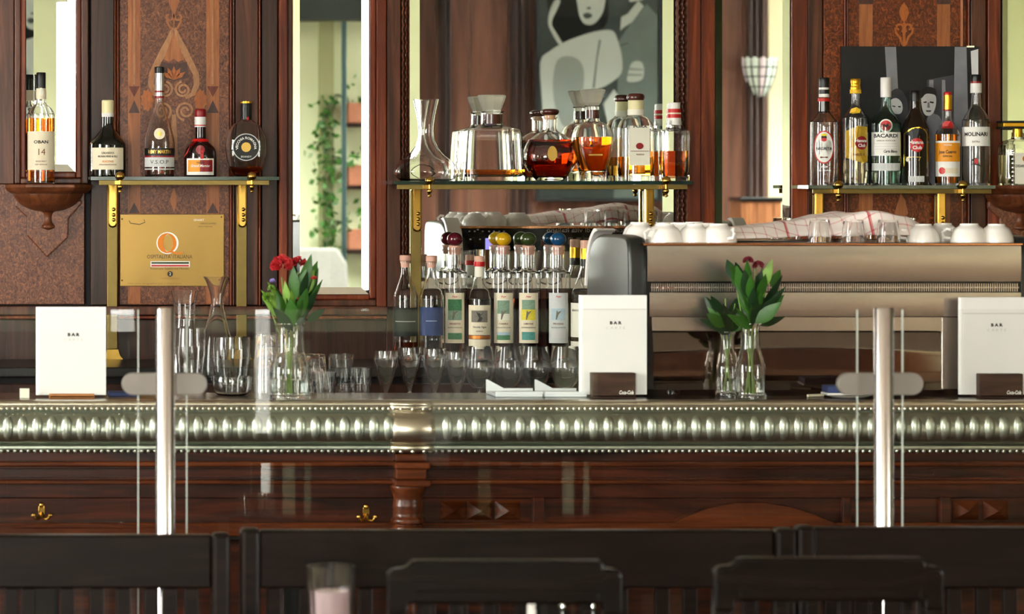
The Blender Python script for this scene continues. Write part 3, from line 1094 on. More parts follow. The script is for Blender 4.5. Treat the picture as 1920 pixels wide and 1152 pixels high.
# ---- wooden corbels that carry a bottle
def corbel(label, c, py):
    Yc = 9.885
    s = S(9.8)
    x = wx(c, 9.8)
    zt = wz(py, 9.8)
    t = thing('corbel_shelf', label, 'corbel', (x, Yc, zt - .14))
    k = 1 / s
    poly = [(-82, 0), (-82, 0.05), (-46, .155), (46, .155), (82, .05), (82, 0)]
    vs = []
    for dz, gx in ((0, 1.0), (-6 * k, 1.0), (-12 * k, .94), (-17 * k, .86)):
        vs += [(x + px * k * gx, Yc - d * gx, zt + dz) for px, d in poly]
    n = len(poly)
    fs = [tuple(range(n))]
    for r in range(3):
        for q in range(n):
            q2 = (q + 1) % n
            fs.append((r * n + q, r * n + q2, (r + 1) * n + q2, (r + 1) * n + q))
    fs.append(tuple(range(4 * n - 1, 3 * n - 1, -1)))
    fix_normals(MB().add(vs, fs).build('top_slab', 'wood_moulding', t, bevel=.002))
    prof = [(0, -60), (10, -60), (10, -56), (12, -49), (12, -46)]
    lz = MB().lathe(x, Yc - .0, [(r * k, zt + z * k) for r, z in cr([(66, -17, 1), (64, -24), (52, -38), (34, -47), (22, -50, 1), (12, -53), (9, -62), (10, -72), (14, -78), (14, -82, 1), (6, -86), (0, -88)])], 40, sy=1.05)
    lz.v = [(a, min(b, Yc), c_) for a, b, c_ in lz.v]
    lz.build('bowl', 'wood_moulding', t, smooth=True)
    MB().prism([(x + a * k, zt - b * k) for a, b in ((-62, 30), (-62, 42), (-40, 62), (-40, 96), (-2, 138), (38, 100), (38, 66), (64, 36), (64, 30))], Yc - .010, Yc + .008).build('back_plate', 'wood_burl', t, bevel=.004)
    return t


corbel('carved wooden corbel carrying the cream-label whisky bottle', 92, 346)
corbel('carved wooden corbel carrying the clear square bottle', 1930, 348)


# ---- brass and glass shelves
def shelf(label, g0, g1, py, arms, rail, post_to=None):
    Y0, Y1 = 9.70, 9.885
    zt = wz(py, 9.8)
    t = thing('glass_shelf', label, 'shelf', (wx((g0 + g1) / 2, 9.8), 9.88, zt - .01), 'brass and glass bottle shelves')
    MB().box(wx(g0, Y0), wx(g1, Y0), Y0, Y1, zt - .011, zt - .001).build('glass_plate', 'shelf_glass', t)
    MB().box(wx(g0, Y0), wx(g1, Y0), Y0 - .0015, Y0, zt - .011, zt - .001).build('glass_edge', 'shelf_glass_edge', t)
    MB().box(wx(rail[0], Y0), wx(rail[1], Y0), Y0 + .004, Y0 + .012, zt - .026, zt - .0115).build('rail', 'brass_dull', t, bevel=.001)
    for a in arms:
        x = wx(a, Y0)
        p = MB()
        poly = [(x - .014, zt - .014)]
        for k in range(9):
            an = math.pi + math.pi * k / 8
            poly.append((x + .014 * math.cos(an), zt - .142 + .014 * math.sin(an)))
        poly.append((x + .014, zt - .014))
        br = MB().prism(poly, 9.852, 9.872).build('bracket_plate', 'brass', t, bevel=.005)
        MB().box(x - .006, x + .006, Y0 + .012, 9.853, zt - .024, zt - .0115).build('bracket_arm', 'brass', t)
        for dz in (-.10, -.117, -.132):
            MB().ell((x + .003, 9.852, zt + dz), .006, .005, .006, 10, 6).build('rivet', 'brass', br, smooth=True)
        MB().lathe(x + .012, Y0 - .01, [(r, zt + z) for r, z in cr([(0, -.05), (.006, -.046), (.004, -.04, 1), (.008, -.034), (.008, -.028), (.004, -.024, 1), (.004, -.012, 1), (.011, -.008), (.014, .0), (.011, .009), (.004, .013), (0, .0135)])], 18).build('finial', 'brass', t, smooth=True)
        MB().box(x - .003, x + .016, Y0 - .012, Y0 + .006, zt - .024, zt - .013).build('clamp', 'brass', t)
        if post_to is not None:
            MB().box(x - .016, x + .016, 9.872, 9.884, post_to + .03, zt - .03).build('post', 'brass_dull', t, bevel=.002)
            MB().prism([(x - .032, post_to), (x + .032, post_to), (x + .022, post_to + .012), (x + .017, post_to + .03), (x - .017, post_to + .03), (x - .022, post_to + .012)], 9.862, 9.886).build('post_foot', 'brass', t)
    return t


ZB = 1.10   # back counter top
shelf('green-edged glass shelf on brass brackets above the gold plaque', 170, 523, 331, (217, 464), (186, 505), ZB)
shelf('long glass shelf on brass brackets in front of the widest mirror', 738, 1300, 339, (797, 1240), (745, 1290), ZB)
shelf('glass shelf on brass brackets below the black and white photograph', 1515, 1866, 347, (1563, 1796), (1525, 1860), ZB)

# ---- back counter
bc = thing('back_counter', 'dark back counter under the mirrors carrying the ball-stopper bottles', 'counter', (wx(900, 9.6), 9.7, 0))
MB().box(-1.5, 6.5, 9.44, 9.862, ZB - .03, ZB).build('worktop', 'counter_dark', bc, bevel=.004)
xx = -1.5
while xx < 6.4:
    MB().box(xx + .004, xx + .796, 9.47, 9.49, .12, ZB - .05).build('cabinet_door', 'wood_dark', bc, bevel=.004)
    xx += .8
MB().box(-1.48, 6.48, 9.49, 9.858, 0, ZB - .03).build('carcass', 'black_matt', bc)

# ---- brass plaque
Yp = 9.893
pq = thing('brass_plaque', 'gold metal plaque with a large letter Q and Italian tricolour bar', 'plaque', (wx(322, Yp), Yp, wz(537, Yp)))


def X(px): return wx(px, Yp)
def Z(py): return wz(py, Yp)


MB().box(X(225), X(420), Yp, YW - .0005, Z(537), Z(402)).build('sheet', 'plaque_gold', pq, bevel=.001)
ring = MB()
n = 36
o_, i_ = [], []
for k in range(n):
    a = 2 * math.pi * k / n
    o_.append((X(314) + .0335 * math.cos(a), Z(456) + .0335 * math.sin(a)))
    i_.append((X(316) + .0165 * math.cos(a), Z(456) + .026 * math.sin(a)))


def annulus(mb, o_, i_, y0, y1):
    n = len(o_)
    vs = [(x, y0, z) for x, z in o_] + [(x, y0, z) for x, z in i_] + [(x, y1, z) for x, z in o_] + [(x, y1, z) for x, z in i_]
    fs = []
    for k in range(n):
        k2 = (k + 1) % n
        fs += [(k, k2, n + k2, n + k), (2 * n + k, 3 * n + k, 3 * n + k2, 2 * n + k2), (k, 2 * n + k, 2 * n + k2, k2), (n + k, n + k2, 3 * n + k2, 3 * n + k)]
    mb.add(vs, fs)


annulus(ring, o_, i_, Yp - .003, Yp)
ring.build('emblem_ring', 'silver_foil', pq)
r2 = MB()
annulus(r2, [(X(313) + .029 * math.cos(2 * math.pi * k / n), Z(456) + .0305 * math.sin(2 * math.pi * k / n)) for k in range(n)], [(X(315) + .0145 * math.cos(2 * math.pi * k / n), Z(456) + .0265 * math.sin(2 * math.pi * k / n)) for k in range(n)], Yp - .0042, Yp)
r2.build('emblem_inner_ring', 'orange_brown', pq)
MB().prism(stroke([(X(314), Z(472)), (X(324), Z(473)), (X(333), Z(476)), (X(342), Z(474))], [.004, .006, .006, .005]), Yp - .005, Yp).build('emblem_tail', 'orange_brown', pq)
yy = Yp - .0006
lettering("OSPITALITA' ITALIANA", .0165, 'ink', pq, X(318), yy, Z(482), width=85 / S(Yp))
MB().box(X(282), X(356), Yp - .0012, Yp, Z(501), Z(490)).build('flag_edge', 'white_label', pq)
MB().box(X(284), X(354), Yp - .0018, Yp, Z(495), Z(491.5)).build('flag_green', 'ball_green', pq)
MB().box(X(284), X(354), Yp - .0018, Yp, Z(500), Z(497)).build('flag_red', 'red', pq)
lettering('Ristoranti Italiani nel Mondo', .009, 'ink', pq, X(318), yy, Z(504), width=72 / S(Yp))
disc('seal', 'ink', pq, X(319), Yp, Z(514), .0085)
lettering('2', .013, 'cream_label', pq, X(319), Yp - .0009, Z(514))
lettering('Camera di Commercio', .006, 'brown_print', pq, X(319), yy, Z(522))
lettering('Marchio di qualita per i ristoranti', .0055, 'brown_print', pq, X(290), yy, Z(532), width=100 / S(Yp))
MB().prism(stroke([(X(242), Z(414)), (X(245), Z(419)), (X(262), Z(421)), (X(272), Z(417)), (X(270), Z(412))], .0022), Yp - .0008, Yp).build('print_mark', 'ink', pq)
lettering('ISNART', .0095, 'silver_foil', pq, X(373), yy, Z(413))
lettering('UNIONCAMERE', .007, 'ink', pq, X(390), yy, Z(419.5))
lettering('Istituto Nazionale', .006, 'ink', pq, X(385), yy, Z(425))
for px, py in ((229, 411), (229, 526), (415, 407), (415, 527)):
    MB().ell((X(px), Yp, Z(py)), .0028, .002, .0028, 8, 6).build('screw', 'brass', pq, smooth=True)

# ---- black and white photograph standing on its shelf behind the bottles
Yq = 9.875
ph = thing('photo_board', 'black and white photograph of two faces standing behind the rum bottles', 'photograph', (wx(1706, Yq), Yq, wz(346, Yq)))
MB().box(wx(1577, Yq), wx(1836, Yq), Yq, Yq + .008, wz(346, Yq), wz(87, Yq)).build('board', 'photo_black', ph)
dd = [0.0]


def fshape(name, m, pts):
    dd[0] += .0002
    return MB().prism([(wx(x, Yq), wz(y, Yq)) for x, y in (closed_cr(pts) if name in ('print_hair', 'print_face', 'print_shirt') else pts)], Yq - dd[0], Yq).build(name, m, ph)


fshape('print_post', 'photo_mid', [(1659, 88), (1680, 88), (1684, 170), (1664, 172)])
fshape('print_shutter', 'photo_dark', [(1738, 150), (1790, 140), (1790, 346), (1738, 346)])
fshape('print_shutter_edge', 'photo_mid', [(1742, 150), (1750, 150), (1752, 240), (1742, 240)])
fshape('print_shutter_edge', 'photo_mid', [(1766, 150), (1772, 150), (1776, 240), (1766, 240)])
fshape('print_pillar', 'photo_mid', [(1790, 88), (1812, 88), (1818, 346), (1786, 346)])
fshape('print_gap', 'photo_light', [(1820, 96), (1834, 92), (1834, 140), (1822, 140)])
fshape('print_hair', 'photo_dark', [(1668, 180), (1680, 166), (1694, 174), (1702, 196), (1700, 230), (1690, 250), (1680, 210)])
fshape('print_face', 'photo_light', [(1669, 190), (1680, 184), (1690, 192), (1692, 206), (1686, 214), (1672, 210)])
fshape('print_eye', 'photo_black', [(1673, 198), (1679, 199), (1678, 201), (1673, 200)])
fshape('print_eye', 'photo_black', [(1683, 199), (1689, 199), (1688, 202), (1684, 201)])
fshape('print_shirt', 'photo_mid', [(1738, 222), (1752, 214), (1764, 224), (1768, 260), (1766, 340), (1742, 340), (1738, 260)])
fshape('print_face', 'photo_light', [(1727, 178), (1738, 172), (1752, 176), (1755, 190), (1752, 206), (1745, 216), (1735, 216), (1729, 204)])
fshape('print_hair', 'photo_black', [(1722, 182), (1726, 168), (1740, 163), (1754, 168), (1756, 186), (1752, 178), (1736, 176), (1728, 184)])
fshape('print_eye', 'photo_black', [(1731, 191), (1737, 190), (1737, 193), (1731, 193)])
fshape('print_eye', 'photo_black', [(1743, 190), (1750, 191), (1750, 194), (1743, 193)])
fshape('print_nose', 'photo_mid', [(1739, 192), (1742, 192), (1743, 202), (1738, 202)])
fshape('print_mouth', 'photo_dark', [(1735, 207), (1746, 207), (1744, 210), (1737, 210)])
MB().box(wx(1812, Yq), wx(1826, Yq), Yq - .004, Yq + .01, wz(89, Yq), wz(86, Yq)).build('clip', 'chrome', ph)

# ================================================================== BOTTLES
class Bottle:
    def __init__(s, name, label, c, base, Y, zb, prof, glass='glass', liq=None, level=None, caps=(), sy=1.0, n=2.0, group=None, cat='bottle', k=4, t=.0022, bt=.006, seg=36, neck_round=True):
        s.Y, s.sc, s.base, s.zb = Y, S(Y), base, zb
        s.cx, s.cy = wx(c, Y), Y
        s.a = -math.atan((c - CX) / F)
        s.sy = sy
        s.t = thing(name, label, cat, (s.cx, Y, zb), group)
        P = [((p[0] / s.sc), s.z(p[1])) + tuple(p[2:]) for p in prof]
        out = cr(P, k)
        s.out = out
        hollow = glass in ('glass', 'glass_green', 'glass_frost')
        body = shell(out, t, bt) if hollow else solid(out)
        MB().lathe(s.cx, Y, body, seg, sy=sy, n=n).build('bottle_glass', glass, s.t, smooth=True, angle=40)
        if liq and hollow:
            L = liquid(out, s.z(level), t + .0004, bt + .0004)
            if L:
                MB().lathe(s.cx, Y, L, seg, sy=sy, n=n).build('liquid', liq, s.t, smooth=True, angle=40)
        for cp in caps:
            nm, m, pr = cp[:3]
            pp = cr([(p[0] / s.sc, s.z(p[1])) + tuple(p[2:]) for p in pr], 3)
            MB().lathe(s.cx, Y, solid(pp), 28).build(nm, m, s.t, smooth=True, angle=40)

    def z(s, py):
        return s.zb + (s.base - py) / s.sc

    def label(s, m, hw, y0, y1, half, name='label', da=0.0, eps=.0006):
        r = hw / s.sc + eps
        return patch(name, m, s.t, s.cx, s.cy, r, s.z(y1), s.z(y0), half, s.a + da)

    def text(s, body, hw, py, h, m, width=None, bold=0.02, shear=0, eps=.0012, da=0.0):
        r = hw / s.sc + eps
        return lettering(body, h / s.sc, m, s.t, z=s.z(py), cyl=(s.cx, s.cy, r), a=s.a + da, width=None if width is None else width / s.sc, bold=bold, shear=shear)

    def shape(s, m, hw, py, pts, name='print', eps=.0010, da=0.0):
        return patch_shape(name, m, s.t, s.cx, s.cy, hw / s.sc + eps, s.z(py), [(u / s.sc, v / s.sc) for u, v in pts], s.a + da)

    def flat(s, m, x0, x1, y0, y1, d, name='label'):
        """flat label in front of the flat face, px offsets from the axis, d = half depth in px"""
        yy = s.cy - d / s.sc
        return MB().box(s.cx + x0 / s.sc, s.cx + x1 / s.sc, yy - .0006, yy, s.z(y1), s.z(y0)).build(name, m, s.t)

    def ftext(s, body, x, py, h, m, d, width=None, bold=.02, shear=0, arc=None):
        return lettering(body, h / s.sc, m, s.t, s.cx + x / s.sc, s.cy - d / s.sc - .001, s.z(py), width=None if width is None else width / s.sc, bold=bold, shear=shear, arc=None if arc is None else arc / s.sc)


def rect(w, h):
    return [(-w / 2, -h / 2), (w / 2, -h / 2), (w / 2, h / 2), (-w / 2, h / 2)]


ZL, ZC, ZR = wz(331, 9.8) , wz(339, 9.8), wz(347, 9.8)
ZL -= .0005; ZC -= .0005; ZR -= .0005
GL, GC, GR = 'liquor bottles on the plaque shelf', 'decanters on the long mirror shelf', 'spirit bottles below the photograph'

# --- whisky on the corbel
b = Bottle('whisky_bottle', 'amber whisky bottle with tall cream label on the wooden corbel', 77, 346, 9.80, wz(346, 9.8) + .0003,
           [(25, 346, 1), (26, 343), (26, 330), (26, 225), (25.5, 214), (20, 204), (11, 196), (8.5, 188), (8.5, 168, 1)], liq='liquor_amber', level=222,
           caps=[('foil', 'cream_label', [(9.3, 186, 1), (9.8, 176), (9.3, 166, 1)]), ('capsule', 'cap_black', [(9, 166, 1), (9, 138, 1), (8, 136)])])
b.label('cream_label', 26, 247, 319, 1.25)
b.text('OBAN', 26, 267, 8, 'ink', width=28, bold=.03)
b.text('14', 26, 286, 17, 'brown_print', bold=.0)
b.text('SINGLE MALT', 26, 303, 3.5, 'brown_print')
b.text('WEST HIGHLAND', 26, 309, 3, 'brown_print')
b.shape('cream_pale', 9.6, 173, circ(5, 16, 8), 'medallion')

# --- plaque shelf
b = Bottle('apple_brandy_bottle', 'black glass bottle with landscape cream label and cream screw cap', 202, 331, 9.80, ZL,
           [(33, 331, 1), (34, 328), (34, 278), (32, 266), (20, 252), (12, 240), (10.5, 228), (10.5, 210, 1)], 'glass_black', group=GL,
           caps=[('screw_cap', 'cap_cream', [(11.5, 212, 1), (11.2, 208), (11.4, 196), (11.4, 189), (9.5, 187.5)]), ('neck_band', 'cap_white', [(11.3, 219, 1), (11.4, 211, 1)])])
b.label('cream_label', 34, 277, 318, 1.0)
b.text('CALVADOS', 34, 287, 5.5, 'ink', width=24)
b.text('MORIN PERE & FILS', 34, 293.5, 5, 'ink', width=38)
b.text('HORS D\'AGE', 34, 303, 5, 'orange_brown', width=22, shear=.3)
b.text('APPELLATION PAYS D\'AUGE', 34, 309, 3.2, 'brown_print', width=34)

b = Bottle('cognac_bottle', 'slim tapering cognac bottle with silver neck and black and white label', 299, 331, 9.80, ZL,
           [(26, 331, 1), (27.5, 327), (28, 300), (29, 278), (27, 258), (21, 236), (13, 212), (8.6, 196), (8, 184), (8, 174, 1)], liq='liquor_dark_amber', level=312, group=GL,
           caps=[('capsule', 'silver_foil', [(8.8, 176, 1), (8.8, 137, 1)]), ('neck_band', 'red_deep', [(9.2, 184, 1), (9.2, 180, 1)]), ('neck_band', 'red_deep', [(9.1, 173, 1), (9.1, 170, 1)]), ('capsule_top', 'cap_black', [(9.1, 137, 1), (9.1, 126, 1), (8, 125)]), ('neck_foil', 'silver_foil', [(9.0, 180, 1), (8.9, 173, 1)])])
b.label('black_label', 29.3, 278, 292, 1.2)
b.label('red_deep', 29.2, 292, 295, 1.2, 'label_band')
b.label('grey_label', 29.1, 295, 313, 1.2)
b.label('grey_label', 29.0, 316, 318, 1.2, 'label_band')
b.text('REMY MARTIN', 29.3, 285, 9, 'gold_print', width=46, bold=.03)
b.text('V.S.O.P', 29.1, 304, 10, 'ink', width=36, bold=.0)
b.shape('cream_label', 27.5, 251, circ(10.5), 'medallion', eps=.0016)
b.shape('gold_print', 27.5, 251, circ(4.5), 'medallion_emblem', eps=.002)

b = Bottle('orange_liqueur_bottle', 'squat dark liqueur bottle with red neck ribbon and red cap', 375.5, 331, 9.80, ZL,
           [(29, 331, 1), (30.5, 328), (30.5, 296), (28, 280), (20, 270), (11.5, 262), (10.5, 252), (10, 236, 1)], 'glass_red_dark', group=GL,
           caps=[('screw_cap', 'red_deep', [(10, 219, 1), (10.5, 216), (10, 206), (7, 204)]), ('neck_label', 'cap_white', [(10.8, 238, 1), (10.8, 219, 1)]), ('neck_band', 'red', [(11, 236, 1), (11, 234, 1)])])
b.label('white_label', 30.5, 297, 328, .95)
b.label('orange_label', 30.5, 300, 322, .40, da=-.42, eps=.001)
b.label('red_deep', 30.5, 300, 322, .42, da=.40, eps=.001)
b.text('Grand Marnier', 30.5, 311, 7, 'white_label', width=38, shear=.3, eps=.0016)
b.text('LIQUEUR', 30.5, 305, 3.5, 'ink', eps=.0016)
x0, y0 = b.cx, b.cy
k = 1 / b.sc
MB().lathe(x0, y0, [((12.5 + 3 * math.sin(q * math.pi / 4)) * k, b.z(268 - q * 2)) for q in range(5)], 24).build('ribbon_collar', 'red', b.t, smooth=True)
MB().add([(x0 - 10 * k, y0 - .021, b.z(268)), (x0 - 4 * k, y0 - .023, b.z(262)), (x0 - 24 * k, y0 - .036, b.z(279)), (x0 - 20 * k, y0 - .04, b.z(270)), (x0 - 33 * k, y0 - .034, b.z(296)), (x0 - 26 * k, y0 - .044, b.z(287))], [(0, 1, 3, 2), (2, 3, 5, 4)]).build('ribbon_tail', 'red', b.t, smooth=True)
b.label('red', 29.8, 282, 298, .09, 'ribbon_tail', da=.10, eps=.003)
b.shape('red_deep', 29.5, 281, circ(8.5), 'wax_seal', eps=.0036)

# round flask
b = Bottle('brandy_flask', 'round flat brandy flask with circular black medallion label', 461.5, 331, 9.80, ZL,
           [(18, 331, 1), (24, 326), (34, 308), (39, 280), (36, 254), (26, 236), (13, 226), (10, 220), (9.5, 206, 1)], liq='liquor_dark_amber', level=312, sy=.62, group=GL,
           caps=[('stopper', 'cap_black', [(11, 207, 1), (10.5, 197), (11, 193, 1)]), ('stopper_rim', 'gold_foil', [(11.5, 193.5, 1), (11.5, 190, 1)]), ('neck_band', 'cap_black', [(10.6, 224, 1), (10.4, 207, 1)])])
fy = 39 * .62 + .4
yf = b.cy - fy / b.sc
disc('medallion', 'black_label', b.t, b.cx - .004, yf, b.z(276), 25 / b.sc, th=.001)
mbr = MB()
annulus(mbr, [(b.cx - .004 + u, b.z(276) + v) for u, v in circ(25.5 / b.sc, 32)], [(b.cx - .004 + u, b.z(276) + v) for u, v in circ(24 / b.sc, 32)], yf - .002, yf)
mbr.build('medallion_ring', 'grey_label', b.t)
disc('medallion_crest', 'gold_print', b.t, b.cx - .004, yf - .001, b.z(276), 9 / b.sc, th=.0006)
lettering('VECCHIA ROMAGNA', 6.5 / b.sc, 'white_label', b.t, b.cx - .004, yf - .0016, b.z(276), arc=17 / b.sc, bold=.02)
lettering('BRANDY', 5 / b.sc, 'white_label', b.t, b.cx - .004, yf - .0016, b.z(294))
MB().ell((b.cx + 2 * k, b.cy - .015, b.z(222)), .004, .003, .006, 8, 6).build('seal', 'red', b.t, smooth=True)

# --- long mirror shelf
YD = 9.812
Bottle('wine_decanter', 'clear empty wine decanter with broad flat base and flared neck', 799, 339, YD, ZC,
       [(40, 339, 1), (52, 336), (60, 326), (60, 318), (52, 305), (34, 291), (22, 276), (15, 258), (14, 242), (16, 222), (20, 202), (23.5, 186, 1)], group=GC, cat='decanter', t=.0016, bt=.003)

b = Bottle('square_decanter', 'square clear cut-glass decanter with frosted flared stopper', 922, 339, YD, ZC,
           [(56, 339, 1), (57, 336), (55, 300), (52, 252), (49, 244), (36, 240), (22, 236), (19, 230), (18.5, 212, 1), (22, 209, 1)], sy=.78, n=9, liq='liquor_gold', level=318, group=GC, cat='decanter', t=.006, bt=.012, seg=48, k=3)
MB().lathe(b.cx, b.cy, solid([(x_ / b.sc, b.z(y_)) for x_, y_ in ((17, 216), (17, 206), (19, 202), (24, 190), (27, 180), (25, 178))]), 8, a0=math.pi / 8).build('stopper', 'glass_frost', b.t)
MB().lathe(b.cx, b.cy, solid([(19.4 / b.sc, b.z(232)), (19.2 / b.sc, b.z(214))]), 28).build('neck_band', 'cap_brown', b.t, smooth=True)

b = Bottle('round_decanter', 'bulging flattened decanter full of dark amber liquor with brown cap', 1031, 339, YD, ZC,
           [(24, 339, 1), (28, 336), (40, 322), (50, 302), (50, 286), (42, 266), (26, 252), (15, 246), (13, 240), (13, 222, 1), (15, 221, 1), (15, 218, 1)], sy=.72, liq='liquor_dark_amber', level=262, group=GC, cat='decanter', t=.003, bt=.014,
           caps=[('stopper', 'cap_brown', [(11, 216, 1), (15, 214), (17, 210), (16, 206), (10, 204)]), ('cork', 'cork', [(10.5, 224, 1), (10.5, 215, 1)])])
disc('crest', 'gold_print', b.t, b.cx - .004, b.cy - 36.8 / b.sc, b.z(288), 9 / b.sc, 14 / b.sc, th=.0006)

b = Bottle('tulip_decanter', 'tulip-shaped decanter half full of bright amber liquor with frosted stopper', 1111, 339, YD, ZC,
           [(25, 339, 1), (25, 334), (27, 318), (33, 298), (38, 272), (38, 254), (32, 238), (20, 230), (13, 226), (12.5, 200, 1), (16, 198, 1)], sy=.85, liq='liquor_amber', level=257, group=GC, cat='decanter', t=.004, bt=.03)
MB().lathe(b.cx, b.cy, solid([(x_ / b.sc, b.z(y_)) for x_, y_ in ((11, 212), (11, 199), (16, 192), (21, 178), (25, 169), (22, 167))]), 8, a0=math.pi / 8).build('stopper', 'glass_frost', b.t)
MB().lathe(b.cx, b.cy, solid([(13.2 / b.sc, b.z(222)), (13.2 / b.sc, b.z(206))]), 28).build('neck_band', 'cap_brown', b.t, smooth=True)
MB().box(b.cx - 14 / b.sc, b.cx + 12 / b.sc, b.cy - 33.4 / b.sc, b.cy - 33 / b.sc, b.z(292), b.z(289)).build('etched_line', 'gold_print', b.t)

b = Bottle('grappa_bottle', 'upright clear bottle with cream label, gold liquor and brown mushroom cap', 1192, 339, YD, ZC,
           [(33, 339, 1), (34, 336), (34, 250), (33, 238), (28, 226), (18, 218), (15, 214), (14.5, 206, 1)], liq='liquor_gold', level=294, group=GC, bt=.016, sy=.8,
           caps=[('stopper', 'cap_brown', [(13, 188, 1), (16, 186), (16.5, 181), (14, 176), (8, 174.5)]), ('collar', 'cap_cream', [(14.2, 206, 1), (14.2, 188, 1)]), ('neck_label', 'cream_pale', [(15.2, 216, 1), (15.2, 205, 1)])])
b.flat('cream_pale', -18, 20, 236, 310, 28.4)
b.ftext('PURA', 2, 238, 6, 'ink', 28.8, width=26)
disc('print_crest', 'red_deep', b.t, b.cx + 1 / b.sc, b.cy - 29.2 / b.sc, b.z(274), 7 / b.sc, 6 / b.sc)
b.flat('brown_print', -16, 18, 283, 284, 29.2, 'print_line')
b.ftext('RISERVA', 2, 290, 4, 'brown_print', 29.2)

b = Bottle('square_whisky_bottle', 'square clear whisky bottle, half empty, at the end of the mirror shelf', 1264, 339, YD, ZC,
           [(24, 339, 1), (25, 336), (26.5, 280), (27, 248), (24, 244), (14, 241), (12.5, 236), (12, 226, 1)], sy=.9, n=7, liq='liquor_amber', level=283, group=GC, bt=.014, t=.003, seg=40, k=3,
           caps=[('cap', 'cap_white', [(11.5, 204, 1), (11.5, 193, 1), (10, 192)]), ('neck_label', 'red', [(12.6, 222, 1), (12.6, 204, 1)]), ('neck_band', 'white_label', [(12.8, 234, 1), (12.8, 221, 1)]), ('neck_band', 'cream_label', [(12.9, 214, 1), (12.9, 211, 1)])])

# --- bottles below the photograph
YR = 9.80
b = Bottle('dark_rum_bottle', 'rum bottle with oval white and red label and striped neck', 1545, 347, YR, ZR,
           [(25, 347, 1), (26, 344), (26, 240), (24, 228), (16, 218), (10.5, 210), (9, 204), (9, 184, 1)], liq='liquor_dark_amber', level=336, group=GR,
           caps=[('cap', 'cap_black', [(9.5, 164, 1), (9.5, 147, 1), (8.5, 145.5)]), ('neck_label', 'white_label', [(9.6, 182, 1), (9.6, 164, 1)]), ('neck_band', 'cap_black', [(9.9, 176, 1), (9.9, 168, 1)]), ('neck_band', 'red', [(11.5, 190, 1), (11, 184, 1)]), ('neck_label', 'glass_brown', [(10, 212, 1), (9.8, 190, 1)])])
b.shape('red', 26, 276, circ(20, 32, 31), 'label_border', eps=.0006)
b.shape('white_label', 26, 276, circ(17.5, 32, 28.5), 'label', eps=.0012)
b.text('NEGRITA', 26, 279, 7, 'ink', width=30, eps=.0018)
b.shape('ink', 26, 258, circ(5, 14, 6), 'print_head', eps=.0018)
b.shape('red', 26, 262, circ(5, 14, 3.5), 'print_scarf', eps=.002)
b.shape('print_yellow', 26, 253, circ(5.5, 12, 2.5), 'print_hat', eps=.002)
b.shape('brown_print', 26, 295, rect(14, 3), 'print_line', eps=.0018)
b.text('RHUM', 26, 313, 4.5, 'white_label')
b.text('DARK SIGNATURE', 26, 320, 3, 'white_label', width=26)

b = Bottle('white_rum_bottle', 'clear rum bottle with slanted yellow label and gold cap', 1604, 347, YR, ZR,
           [(22, 347, 1), (23.5, 344), (23.5, 232), (22, 220), (14, 208), (9.5, 198), (8.5, 186), (8.5, 174, 1)], liq='liquor_pale', level=300, group=GR,
           caps=[('cap', 'gold_foil', [(9, 172, 1), (9.8, 165), (9, 160), (9.8, 154), (9, 148, 1), (8, 147)]), ('neck_band', 'yellow_label', [(10.5, 175, 1), (10.5, 168, 1)])])
b.shape('yellow_label', 16, 208, [(-12, -4), (-4, -6), (8, -4), (10, 2), (2, 7), (-8, 4)], 'shoulder_label', eps=.0012)
b.shape('yellow_label', 23.5, 270, [(-20, -26), (16, -36), (26, -32), (26, 32), (4, 34), (-20, 24)], 'label')
b.shape('red_deep', 23.5, 268, circ(12.5), 'print_roundel', eps=.0014, da=.5)
b.text('Havana', 23.5, 264, 8, 'white_label', eps=.002, da=.45, bold=.03)
b.text('Club', 23.5, 273, 8, 'white_label', eps=.002, da=.5, bold=.03)
b.text('ANEJO 3', 23.5, 290, 6, 'brown_print', eps=.0014, da=.25)
b.text('CUBA', 23.5, 335, 5, 'brown_print', eps=.0014)

b = Bottle('silver_rum_bottle', 'clear rum bottle with white label, red roundel and white cap', 1661, 347, YR, ZR,
           [(27, 347, 1), (28, 344), (28, 242), (26, 230), (18, 216), (11, 205), (9.5, 196), (9, 180, 1)], glass='glass_green', liq='water', level=322, group=GR,
           caps=[('cap', 'cap_white', [(9.8, 182, 1), (9.8, 146, 1), (9, 145)])])
b.label('white_label', 28, 248, 292, 1.15)
b.label('grey_label', 28, 306, 320, 1.1, 'label_band')
b.shape('white_label', 27, 236, circ(12.5), 'roundel_border')
b.shape('red', 27, 236, circ(10), 'roundel', eps=.0014)
b.shape('ink', 27, 236, [(-6, 0), (-3, 4), (0, 1), (3, 4), (6, 0), (0, -3)], 'print_bat', eps=.0018)
b.text('BACARDI', 28, 255, 9.5, 'ink', width=48, bold=.03)
b.text('SUPERIOR WHITE RUM', 28, 264, 3.2, 'brown_print', width=36)
for q in (269, 274, 279):
    b.label('paper_edge', 28, q, q + 1, .8, 'print_line', eps=.001)
b.text('Carta Blanca', 28, 284, 7, 'ink', width=26, da=.3, shear=.3, bold=.03)

